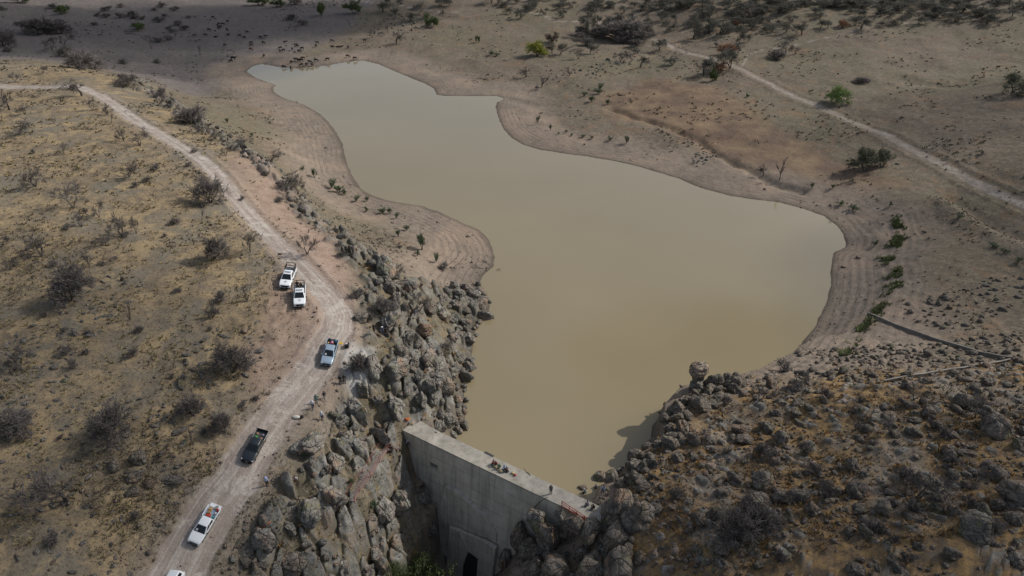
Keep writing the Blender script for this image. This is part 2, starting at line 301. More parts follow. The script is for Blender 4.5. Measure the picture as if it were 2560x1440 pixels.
def ground_material():
    t = NT('dry_ground'); P = t.pos()
    A = t.sep('zone_a'); B = t.sep('zone_b'); C = t.sep('zone_c'); sh = t.attr('shore')
    straw, pink, road = A; orange, rock, wet = B; tl, pale, rut = C
    n0 = t.noise(P, .018, 4); n1 = t.noise(P, .09, 5, .6); n2 = t.noise(P, .55, 5, .65); n3 = t.noise(P, 2.6, 4, .7); n4 = t.noise(P, 9, 3, .7)
    base = t.mix(t.mr(n1, .35, .65), (.125,.102,.078), (.195,.160,.122))
    base = t.mix(t.mr(n0, .44, .62), base, (.155,.138,.092))
    base = t.mix(t.ma('MULTIPLY', t.mr(n2, .48, .64), .6), base, (.25,.205,.14))
    base = t.mix(t.ma('MULTIPLY', t.mr(n3, .5, .62), .5), base, (.09,.075,.06))
    base = t.mix(t.ma('MULTIPLY', t.mr(t.noise(P, .12, 5, .7, 1.0), .54, .64), .6), base, (.235,.145,.085))
    base = t.mix(t.ma('MULTIPLY', t.mr(t.noise(P, .9, 6, .8), .47, .40), .55), base, (.085,.072,.055)); base = t.mix(t.ma('MULTIPLY', t.mr(t.noise(P, 1.1, 6, .8, .5), .54, .62), .5), base, (.31,.25,.185))
    wm = t.attr('warm'); base = t.mix(t.ma('MULTIPLY', wm, .75), base, t.mix(t.mr(n1, .4, .62), (.15,.095,.07), (.255,.175,.105)))
    # small dark scrub speckles
    base = t.mix(t.ma('MULTIPLY', t.mr(t.noise(P, 1.3, 5, .8), .54, .62), .7), base, (.075,.068,.05))
    # left valley floor
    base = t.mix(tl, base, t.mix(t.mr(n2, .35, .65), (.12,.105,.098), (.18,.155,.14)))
    # bank mud with contour striations
    bank = t.mix(t.mr(n2, .35, .65), (.188,.156,.124), (.275,.225,.178))
    bank = t.mix(t.mr(n1, .45, .68), bank, (.32,.245,.185))
    wv = t.ma('SINE', t.ma('ADD', t.ma('MULTIPLY', sh, 4.4), t.ma('MULTIPLY', t.noise(P, .12, 3), 9.0)))
    wv2 = t.ma('SINE', t.ma('ADD', t.ma('MULTIPLY', sh, 10.0), t.ma('MULTIPLY', t.noise(P, .3, 3), 9.0)))
    lines = t.ma('MULTIPLY', t.mr(t.ma('ADD', wv, t.ma('MULTIPLY', wv2, .6)), .3, 1.3), t.mr(sh, 13, 7))
    bank = t.mix(t.ma('MULTIPLY', t.ma('MULTIPLY', lines, t.mr(t.noise(P, .10, 3), .36, .5)), .62), bank, (.125,.10,.082))
    bk = t.attr('bank'); bank = t.mix(t.ma('MULTIPLY', t.mr(n3, .5, .62), .35), bank, (.12,.10,.085)); bk = t.attr('bank'); col = t.mix(bk, base, bank)
    # pink dirt
    pk = t.mix(t.mr(n2, .35, .65), (.27,.19,.145), (.36,.27,.21))
    col = t.mix(pink, col, pk)
    # straw slope
    st = t.mix(t.mr(n2, .38, .62), (.175,.138,.097), (.295,.225,.135))
    st = t.mix(t.mr(n1, .45, .6), st, (.195,.17,.13))
    st = t.mix(t.mr(t.noise(P, .22, 5, .65, .6), .5, .62), st, (.335,.255,.15))
    st = t.mix(t.ma('MULTIPLY', t.mr(n3, .52, .64), .8), st, (.10,.085,.06))
    col = t.mix(t.ma('MULTIPLY', straw, t.mr(t.ma('SUBTRACT', 1.0, pink), 0.0, .8, .25, 1.0)), col, st)
    # right hill: orange grass between grey stone
    og = t.mix(t.mr(n2, .4, .6), (.125,.092,.062), (.31,.20,.09))
    og = t.mix(t.mr(n1, .5, .62), og, (.235,.195,.15))
    og = t.mix(t.ma('MULTIPLY', t.mr(n3, .52, .66), .6), og, (.10,.09,.075))
    col = t.mix(orange, col, og)
    # cliff zone ground
    rk = t.mix(t.mr(n2, .38, .62), (.10,.088,.065), (.20,.165,.12))
    rk = t.mix(t.mr(t.noise(P, .8, 4), .55, .68), rk, (.21,.15,.07))
    rk = t.mix(t.ma('MULTIPLY', t.mr(n3, .5, .62), .6), rk, (.07,.075,.04))
    col = t.mix(rock, col, rk)
    cg = t.attr('crag'); ck = t.mix(t.mr(t.noise(P, .45, 5, .7), .4, .62), (.13,.13,.122), (.27,.262,.24)); ck = t.mix(t.ma('MULTIPLY', t.mr(t.noise(P, 2.2, 6, .8), .5, .6), .8), ck, (.07,.068,.06)); ck = t.mix(t.ma('MULTIPLY', t.mr(t.noise(P, .7, 5, .7), .56, .66), .6), ck, (.19,.185,.09)); ck = t.mix(t.ma('MULTIPLY', t.mr(t.noise(P, .3, 3), .56, .68), .6), ck, (.32,.225,.17)); ck = t.mix(t.ma('MULTIPLY', t.mr(n3, .56, .68), .5), ck, (.40,.39,.36))
    col = t.mix(cg, col, ck)
    col = t.mix(pale, col, t.mix(n2, (.34,.33,.31), (.46,.45,.42)))
    # road dust
    rd = t.mix(t.mr(n2, .3, .7), (.26,.215,.185), (.36,.305,.265))
    rd = t.mix(t.ma('MULTIPLY', t.mr(t.noise(P, .35, 4, .7, .8), .52, .6), .7), rd, (.52,.47,.42))
    rd = t.mix(t.ma('MULTIPLY', rut, .5), rd, (.50,.45,.40))
    rd = t.mix(t.mr(n4, .6, .75), rd, (.24,.19,.15))
    cx = t.n('ShaderNodeCombineXYZ'); t.l(t.ma('MULTIPLY', t.attr('road_s'), .06), cx.inputs[0]); t.l(t.ma('MULTIPLY', t.attr('road_d'), 1.5), cx.inputs[1])
    sk = t.noise(cx.outputs[0], 1.6, 4, .65); rd = t.mix(t.ma('MULTIPLY', t.mr(sk, .50, .64), .6), rd, (.50,.455,.41)); rd = t.mix(t.ma('MULTIPLY', t.mr(sk, .46, .34), .5), rd, (.20,.165,.14))
    rd2 = t.mix(t.mr(n3, .5, .66), rd, (.25,.20,.155))
    rd = t.mix(.35, rd, rd2)
    col = t.mix(road, col, rd)
    # pebbles everywhere
    v = t.n('ShaderNodeTexVoronoi'); t.l(P, v.inputs['Vector']); v.inputs['Scale'].default_value = 2.2
    peb = t.ma('MULTIPLY', t.mr(v.outputs['Distance'], .16, .10), t.mr(t.noise(P, .4, 3), .48, .6))
    col = t.mix(t.ma('MULTIPLY', peb, .75), col, t.mix(v.outputs['Color'], (.42,.38,.33), (.16,.14,.13)))
    col = t.mix(t.ma('MULTIPLY', t.mr(n4, .55, .75), .45), col, (.09,.075,.06))
    col = t.mix(t.ma('MULTIPLY', wet, .8), col, (.075,.062,.05))
    t.l(col, t.b.inputs['Base Color']); t.b.inputs['Roughness'].default_value = .95; t.b.inputs['Specular IOR Level'].default_value = .15
    hh = t.ma('ADD', t.ma('MULTIPLY', n2, .5), t.ma('ADD', t.ma('MULTIPLY', n3, .35), t.ma('MULTIPLY', n4, .15)))
    t.bump(hh, .9, .45)
    return t.m
M_GROUND = ground_material()

def rock_material(name, tint=(1, 1, 1), dark=1.0):
    t = NT(name); P = t.objc(True); W = t.pos(); r = t.rnd()
    a = t.mix(r, tuple(c*dark for c in (.165,.155,.145)), tuple(c*dark for c in (.30,.275,.25)))
    b = t.mix(t.mr(t.noise(W, .35, 2), .4, .6), a, tuple(c*dark for c in (.285,.235,.205)))
    c = t.mix(t.mr(t.noise(P, 1.5, 6, .7), .42, .66), b, tuple(q*dark for q in (.40,.385,.36)))
    c = t.mix(t.ma('MULTIPLY', t.mr(t.noise(P, 3.0, 6, .8), .50, .60), .75), c, tuple(q*dark for q in (.07,.07,.068)))
    c = t.mix(t.ma('MULTIPLY', t.mr(t.noise(W, .5, 5, .7), .56, .68), .65), c, (.175,.185,.075))
    c = t.mix(t.ma('MULTIPLY', t.mr(t.noise(W, .33, 3), .58, .68), .6), c, (.36,.235,.165))
    cr = t.vor(P, .9, 'DISTANCE_TO_EDGE'); c = t.mix(t.ma('MULTIPLY', t.mr(cr, .03, .0), .5), c, (.05,.048,.045))
    cr2 = t.vor(P, 2.3, 'DISTANCE_TO_EDGE'); c = t.mix(t.ma('MULTIPLY', t.ma('MULTIPLY', t.mr(cr2, .045, .0), t.mr(t.noise(P, .9, 3), .46, .6)), .45), c, (.06,.055,.05))
    c = t.mix(1.0, c, tint+(1,), 'MULTIPLY')
    t.l(c, t.b.inputs['Base Color']); t.b.inputs['Roughness'].default_value = .92; t.b.inputs['Specular IOR Level'].default_value = .2
    hh = t.ma('ADD', t.noise(P, 2.2, 6, .7), t.ma('ADD', t.ma('MULTIPLY', t.mr(cr, 0, .06), .5), t.ma('MULTIPLY', t.mr(cr2, 0, .08), .35))); t.bump(hh, 1.0, .42)
    return t.m
M_ROCK = rock_material('granite', (.99, 1.0, .955), .88)
M_ROCKD = rock_material('dark_granite', (1.03, .98, .89), .74)
M_STONE = rock_material('loose_stone', (1.15, 1.02, .9))

def water_material():
    t = NT('silty_water'); P = t.pos()
    c = t.mix(t.mr(t.noise(P, .012, 3), .35, .65), (.236,.196,.118), (.268,.222,.136))
    t.l(c, t.b.inputs['Base Color']); t.b.inputs['Roughness'].default_value = .09; t.b.inputs['IOR'].default_value = 1.5
    t.b.inputs['Specular IOR Level'].default_value = .5
    mp = t.n('ShaderNodeMapping'); t.l(P, mp.inputs[0]); mp.inputs['Scale'].default_value = (1, .6, 1)
    t.bump(t.noise(mp.outputs[0], 2.2, 3), .06, .05)
    return t.m
M_WATER = water_material()

def concrete_material(name, k=1.0):
    t = NT(name); P = t.pos(); tc = t.objc(False)
    sp = t.n('ShaderNodeSeparateXYZ'); t.l(P, sp.inputs[0])
    mp = t.n('ShaderNodeMapping'); t.l(P, mp.inputs[0]); mp.inputs['Scale'].default_value = (1.2, 1.2, .07)
    c = t.mix(t.mr(t.noise(P, .5, 6, .65), .3, .7), tuple(q*k for q in (.32,.295,.245)), tuple(q*k for q in (.49,.455,.39)))
    c = t.mix(t.ma('MULTIPLY', t.mr(t.noise(mp.outputs[0], 1.0, 4, .6), .48, .64), .45), c, tuple(q*k for q in (.17,.155,.125)))
    c = t.mix(t.ma('MULTIPLY', t.mr(t.noise(mp.outputs[0], 2.1, 3, .6), .58, .7), .35), c, tuple(q*k for q in (.56,.55,.52)))
    fr = t.ma('PINGPONG', t.ma('ADD', sp.outputs[2], t.ma('MULTIPLY', t.noise(P, .4, 2), .08)), 1.1)
    c = t.mix(t.ma('MULTIPLY', t.mr(fr, .06, .0), .7), c, (.13,.125,.11))
    fr2 = t.ma('PINGPONG', t.ma('ADD', t.ma('MULTIPLY', sp.outputs[0], float(DE[0])), t.ma('MULTIPLY', sp.outputs[1], float(DE[1]))), 1.25)
    c = t.mix(t.ma('MULTIPLY', t.mr(fr2, .045, .0), .4), c, (.16,.155,.14))
    t.l(c, t.b.inputs['Base Color']); t.b.inputs['Roughness'].default_value = .85
    t.bump(t.noise(P, 4, 5, .7), .4, .05)
    return t.m
M_CONC = concrete_material('dam_concrete', 1.22); M_CREST = concrete_material('crest_concrete', .95)

def bark(name, c1, c2):
    t = NT(name); P = t.objc(True); t.l(t.mix(t.mr(t.noise(P, 1.2, 4), .35, .65), c1, c2), t.b.inputs['Base Color']); t.b.inputs['Roughness'].default_value = .9; return t.m
M_BARK = bark('bark', (.045,.038,.033), (.11,.095,.08)); M_TWIG = bark('twigs', (.085,.073,.066), (.165,.145,.13)); M_TWIGD = bark('dark_twigs', (.10,.088,.08), (.19,.168,.155))
M_DEAD = bark('dead_wood', (.12,.105,.09), (.26,.235,.21))
def leaf(name, c1, c2):
    t = NT(name); P = t.pos(); r = t.rnd()
    c = t.mix(t.mr(t.noise(P, 1.1, 4), .35, .65), c1, c2); c = t.mix(t.ma('MULTIPLY', r, .35), c, c1)
    t.l(c, t.b.inputs['Base Color']); t.b.inputs['Roughness'].default_value = .7
    t.b.inputs['Specular IOR Level'].default_value = .25
    return t.m
M_GREEN = leaf('green_leaves', (.065,.095,.03), (.14,.18,.06)); M_LIME = leaf('lime_leaves', (.20,.28,.08), (.33,.42,.15)); M_OLIVE = leaf('grey_green_leaves', (.09,.10,.07), (.16,.165,.115))
M_YEL = leaf('yellow_green_leaves', (.22,.24,.03), (.36,.36,.06)); M_RUST = leaf('rusty_leaves', (.25,.11,.05), (.38,.19,.09)); M_DGREEN = leaf('dark_green_leaves', (.06,.075,.035), (.11,.12,.05)); M_BLUEG = leaf('weed_leaves', (.075,.12,.06), (.14,.19,.095))
M_BROWNL = leaf('brown_leaves', (.10,.07,.045), (.18,.13,.08))
def grassm(name, c1, c2, c3):
    t = NT(name); P = t.pos(); c = t.mix(t.mr(t.noise(P, .5, 4, .7), .35, .65), c1, c2); c = t.mix(t.mr(t.noise(P, 2.7, 3), .5, .68), c, c3)
    t.l(c, t.b.inputs['Base Color']); t.b.inputs['Roughness'].default_value = .9; t.b.inputs['Specular IOR Level'].default_value = .1; return t.m
M_STRAW = grassm('straw_grass', (.22,.18,.10), (.36,.29,.155), (.165,.138,.09)); M_ORNG = grassm('orange_grass', (.25,.15,.06), (.42,.27,.11), (.17,.12,.07))
M_SCRUB = grassm('low_scrub', (.105,.092,.066), (.155,.135,.095), (.125,.10,.07)); M_REED = grassm('green_grass', (.11,.135,.055), (.17,.195,.085), (.19,.165,.10))
M_BLACK = simple('black_paint', (.012,.012,.013), .4); M_GLASS = simple('tinted_glass', (.012,.017,.019), .06); M_TYRE = simple('tyre_rubber', (.02,.02,.021), .85); M_RIM = simple('wheel_rim', (.35,.35,.36), .35, .7)
M_WHITE = simple('white_paint', (.72,.75,.77), .3, 0, .03, 1, .6); M_SILVER = simple('silver_paint', (.30,.39,.48), .3, .25, .05, 1, .6); M_CHAR = simple('charcoal_paint', (.012,.017,.023), .28, .1, .1, 1, .7)
M_LAMP = simple('lamp_glass', (.55,.57,.58), .15); M_RED = simple('red_paint', (.36,.06,.035), .6, 0, .3, 2); M_PLATE = simple('plate', (.6,.6,.58), .5)
M_SKIN = simple('skin', (.26,.14,.09), .6); M_HAIR = simple('hair', (.012,.01,.009), .8); M_DARKM = simple('dark_metal', (.05,.05,.05), .6); M_COWB = simple('black_hide', (.010,.009,.009), .85); M_COWR = simple('brown_hide', (.07,.022,.012), .85)
M_HOLE_SHADE = simple('interior_shade', (.03,.028,.025), .95)  # near-black colour standing in for shade inside the outlet
_cm = {}
def cloth(c):
    if c not in _cm: _cm[c] = simple('cloth', c, .9, 0, .1, 6)
    return _cm[c]

# ------------------------------------------------------------------ object helpers
def tag(o, label=None, cat=None, group=None, kind=None):
    if label: o['label'] = label
    if cat: o['category'] = cat
    if group: o['group'] = group
    if kind: o['kind'] = kind
    return o
def mk(name, mesh, parent=None, loc=None, mat=None):
    o = bpy.data.objects.new(name, mesh); COL.objects.link(o)
    if mat and not mesh.materials: mesh.materials.append(mat)
    if parent: o.parent = parent
    if loc is not None: o.location = loc
    return o
def empty(name, loc=(0, 0, 0), rz=0.0):
    o = bpy.data.objects.new(name, None); COL.objects.link(o); o.location = loc; o.rotation_euler = (0, 0, rz); o.empty_display_size = .3; return o
def copy_tree(o, parent=None):
    c = o.copy(); COL.objects.link(c)
    if parent: c.parent = parent
    for ch in [k for k in o.children]: copy_tree(ch, c)
    return c
def npmesh(name, V, Fq, smooth=False, mat=None):
    me = bpy.data.meshes.new(name); V = np.asarray(V, np.float32); Fq = np.asarray(Fq, np.int32); k = Fq.shape[1]
    me.vertices.add(len(V)); me.vertices.foreach_set('co', V.ravel()); me.loops.add(Fq.size); me.loops.foreach_set('vertex_index', Fq.ravel())
    me.polygons.add(len(Fq)); me.polygons.foreach_set('loop_start', np.arange(0, Fq.size, k, dtype=np.int32))
    try: me.polygons.foreach_set('loop_total', np.full(len(Fq), k, np.int32))
    except Exception: pass
    me.update(calc_edges=True)
    if smooth: me.polygons.foreach_set('use_smooth', np.ones(len(Fq), bool))
    if mat: me.materials.append(mat)
    return me
class MB:
    def __init__(s): s.v = []; s.f = []
    def add(s, vs, fs):
        b = len(s.v); s.v += [tuple(q) for q in vs]; s.f += [tuple(i+b for i in f) for f in fs]; return s
    def box(s, c, d, m=None, tp=1.0, ty=1.0):
        x, y, z = d[0]/2, d[1]/2, d[2]/2
        vs = [Vector((a*x*(tp if cc > 0 else 1), b*y*(ty if cc > 0 else 1), cc*z)) for cc in (-1, 1) for a, b in ((-1, -1), (1, -1), (1, 1), (-1, 1))]
        if m: vs = [m @ v for v in vs]
        vs = [v+Vector(c) for v in vs]
        return s.add(vs, [(3, 2, 1, 0), (4, 5, 6, 7), (0, 1, 5, 4), (1, 2, 6, 5), (2, 3, 7, 6), (3, 0, 4, 7)])
    def tube(s, P, r, k=6, caps=True):
        P = [Vector(q) for q in P]; rr = r if isinstance(r, (list, tuple)) else [r]*len(P); vs = []; fs = []
        for i, q in enumerate(P):
            d = (P[min(i+1, len(P)-1)]-P[max(i-1, 0)]).normalized(); u = d.cross(Vector((.13, .3, .94))); u = u.normalized() if u.length > .05 else d.cross(Vector((1, 0, 0))).normalized(); w = d.cross(u)
            vs += [q+(u*math.cos(2*PI*j/k)+w*math.sin(2*PI*j/k))*rr[i] for j in range(k)]
        for i in range(len(P)-1):
            fs += [(i*k+j, i*k+(j+1) % k, (i+1)*k+(j+1) % k, (i+1)*k+j) for j in range(k)]
        if caps: fs += [tuple(range(k))[::-1], tuple((len(P)-1)*k+j for j in range(k))]
        return s.add(vs, fs)
    def prism(s, prof, y0, y1, endscale=None):
        n = len(prof); vs = [(x, y0, z) for x, z in prof]+[(x, y1, z) for x, z in prof]
        return s.add(vs, [tuple(range(n)), tuple(range(n, 2*n))[::-1]]+[(i, i+n, (i+1) % n+n, (i+1) % n) for i in range(n)])
    def ell(s, c, r, seg=10, rings=6, m=None):
        vs = []; fs = []
        for i in range(rings+1):
            th = PI*i/rings
            for j in range(seg):
                v = Vector((r[0]*math.sin(th)*math.cos(2*PI*j/seg), r[1]*math.sin(th)*math.sin(2*PI*j/seg), r[2]*math.cos(th)))
                if m: v = m @ v
                vs.append(v+Vector(c))
        for i in range(rings):
            for j in range(seg): fs.append((i*seg+j, (i+1)*seg+j, (i+1)*seg+(j+1) % seg, i*seg+(j+1) % seg))
        return s.add(vs, fs)
    def build(s, name, mat, parent=None, bevel=0.0, smooth=False, segs=2, loc=None):
        me = bpy.data.meshes.new(name); me.from_pydata(s.v, [], s.f); me.validate(); me.update()
        bm = bmesh.new(); bm.from_mesh(me); bmesh.ops.remove_doubles(bm, verts=bm.verts, dist=1e-5); bmesh.ops.recalc_face_normals(bm, faces=bm.faces)
        if bevel: bmesh.ops.bevel(bm, geom=[e for e in bm.edges if len(e.link_faces) == 2 and e.calc_face_angle(0) > .35], offset=bevel, segments=segs, profile=.5, affect='EDGES', clamp_overlap=True)
        if smooth:
            for f in bm.faces: f.smooth = True
        bm.to_mesh(me); bm.free()
        if mat: me.materials.append(mat)
        return mk(name, me, parent, loc)

# ------------------------------------------------------------------ labels that single things out by their nearest landmark
LM = [((1015,1050), "the dam's left end"), ((1490,1280), "the dam's right end"), ((930,1190), 'the red stairway'), ((820,885), 'the silver pickup'), ((640,1118), 'the charcoal pickup'), ((510,1310), 'the loaded white pickup'), ((718,690), 'the rear caged pickup'), ((748,737), 'the front caged pickup'),
      ((1752,940), 'the balanced rock pillar'), ((1050,1410), 'the green gorge tree'), ((2093,240), 'the lime-green round bush'), ((1342,124), 'the yellow-green round tree'), ((1812,125), 'the rusty orange tree'), ((850,165), 'the cattle drinking spot'), ((2190,410), 'the wide olive bush pair'), ((2530,895), 'the corner of the low walls'),
      ((178,740), 'the big round bare bush'), ((527,490), 'the dark tree beside the road'), ((205,225), 'the leaning tree at the road bend'), ((1222,668), 'the driftwood pile'), ((2120,600), "the lake's right tip"), ((1250,245), "the inlet's sharp corner"), ((585,920), 'the dark tree below the road'), ((2291,1220), 'the forked bare tree on the hill'), ((1836,1340), 'the dense grey thicket'), ((286,1080), 'the bare tree on the lower slope'), ((2525,205), 'the dark evergreen oak'), ((640,165), "the lake's far left corner")]
_ORD = ['', 'second ', 'third ', 'fourth ', 'fifth ', 'sixth ', 'seventh ', 'eighth ', 'ninth ', 'tenth ', 'eleventh ', 'twelfth ']+['%dth ' % i for i in range(13, 60)]
_lab = {}
def want_label(o, desc, loc): _lab.setdefault(desc, []).append((o, loc))
def finish_labels():
    for desc, L in _lab.items():
        g = {}
        for o, loc in L:
            px, py, _ = proj(loc); c = []
            for (lx, ly), nm in LM:
                c.append((math.hypot(px-lx, py-ly), nm, px-lx, py-ly))
            c.sort(); d, nm, dx, dy = c[0]
            if d < 3: d, nm, dx, dy = c[1]
            dr = ('right of' if dx > 0 else 'left of') if abs(dx) > abs(dy) else ('below' if dy > 0 else 'above')
            g.setdefault((nm, dr), []).append((d, id(o), o))
        for (nm, dr), M in g.items():
            M.sort()
            for i, (_, _, o) in enumerate(M):
                o['label'] = '%s, %snearest %s %s' % (desc, _ORD[i], dr, nm)

# ================================================================== TERRAIN
def build_terrain():
    s_in = np.linspace(math.tan(R(54.5-PITCH)), math.tan(R(7.0-PITCH)), 640)
    dep = np.concatenate([np.linspace(80, 55, 40), np.degrees(np.arctan(s_in))+PITCH, np.geomspace(6.9, 2.2, 50)])
    yy = CAM_H/np.tan(np.radians(dep))
    u = np.concatenate([np.linspace(-1.9, -.92, 50), np.linspace(-.91, .91, 960), np.linspace(.92, 1.9, 50)])
    Y = np.repeat(yy[:, None], len(u), 1); X = u[None]*(Y+20)
    X = X.ravel(); Y = Y.ravel(); Z = height(X, Y)
    nr, nc = len(yy), len(u)
    i = np.arange((nr-1)*(nc-1)); r = i//(nc-1); c = i % (nc-1); a = r*nc+c
    F = np.stack([a, a+1, a+nc+1, a+nc], 1)
    me = npmesh('ground', np.stack([X, Y, Z], 1), F, True, M_GROUND)
    q = zones(X, Y)
    roadm = np.maximum(q['road'], .68*q['track']); roadm = np.maximum(roadm, .28*q['verge'])
    def ca(name, a, b, c):
        at_ = me.attributes.new(name, 'FLOAT_COLOR', 'POINT'); d = np.ones((len(a), 4), np.float32); d[:, 0] = a; d[:, 1] = b; d[:, 2] = c; at_.data.foreach_set('color', d.ravel())
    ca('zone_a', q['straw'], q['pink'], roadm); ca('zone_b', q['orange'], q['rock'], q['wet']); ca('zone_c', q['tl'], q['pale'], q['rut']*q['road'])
    rdv, rsv = dcoord(ROAD, X, Y); cm_ = crag(X, Y)[1]
    for nm, v in (('shore', q['sd']), ('bank', q['bank']), ('road_d', rdv), ('road_s', rsv), ('crag', cm_), ('warm', q['warm'])):
        a_ = me.attributes.new(nm, 'FLOAT', 'POINT'); a_.data.foreach_set('value', v.astype(np.float32))
    tag(mk('ground', me), kind='structure')
build_terrain()

# water: cells of a flat sheet that reach just under the banks
gx = np.arange(-135, 92, 1.0); gy = np.arange(56, 352, 1.0)
GX, GY = np.meshgrid(gx+.5, gy+.5); sdw = sdpoly(SHW, GX, GY); _, nn = dam_sn(GX, GY)
keep = (sdw < 2.6) & ((nn > DW-1.6) | (sdw < 0))
iy, ix = np.nonzero(keep); nx = len(gx)+1
VX, VY = np.meshgrid(np.arange(-135, 93, 1.0)[:nx], np.arange(56, 353, 1.0)[:len(gy)+1])
F = np.stack([iy*nx+ix, iy*nx+ix+1, (iy+1)*nx+ix+1, (iy+1)*nx+ix], 1)
used, inv = np.unique(F.ravel(), return_inverse=True)
V = np.stack([VX.ravel(), VY.ravel(), np.full(VX.size, WL)], 1)[used]
tag(mk('water', npmesh('water', V, inv.reshape(-1, 4), False, M_WATER)), kind='structure')

# ================================================================== CLOUDS (unseen homogeneous vapour, placed high above to shade parts of the valley)
def cloud_mat():
    m = bpy.data.materials.new('shade_cloud_vapour'); m.use_nodes = True; nt = m.node_tree; nt.nodes.clear()
    o = nt.nodes.new('ShaderNodeOutputMaterial'); v = nt.nodes.new('ShaderNodeVolumePrincipled'); v.inputs['Density'].default_value = .016; v.inputs['Color'].default_value = (.97,.97,.97,1)
    nt.links.new(v.outputs[0], o.inputs['Volume']); return m
M_SHADE_CLOUD = cloud_mat()
def cloud(px, py, z, rx, ry, rz=26, rot=0.0, alt=330):
    g = Vector(on(px, py, z)); c = g+SDIR*(alt/SDIR.z)
    bm = bmesh.new(); bmesh.ops.create_icosphere(bm, subdivisions=4, radius=1.0)
    for v in bm.verts:
        d = v.co.normalized(); k = 1+.35*noise.fractal(d*1.6+Vector((px*.01, py*.01, 0)), 1.0, 2.0, 4); v.co = d*k
    me = bpy.data.meshes.new('cloud'); bm.to_mesh(me); bm.free(); me.materials.append(M_SHADE_CLOUD)
    o = mk('cloud', me, None, c); o.scale = (rx, ry, rz); o.rotation_euler = (0, 0, rot); tag(o, kind='structure')
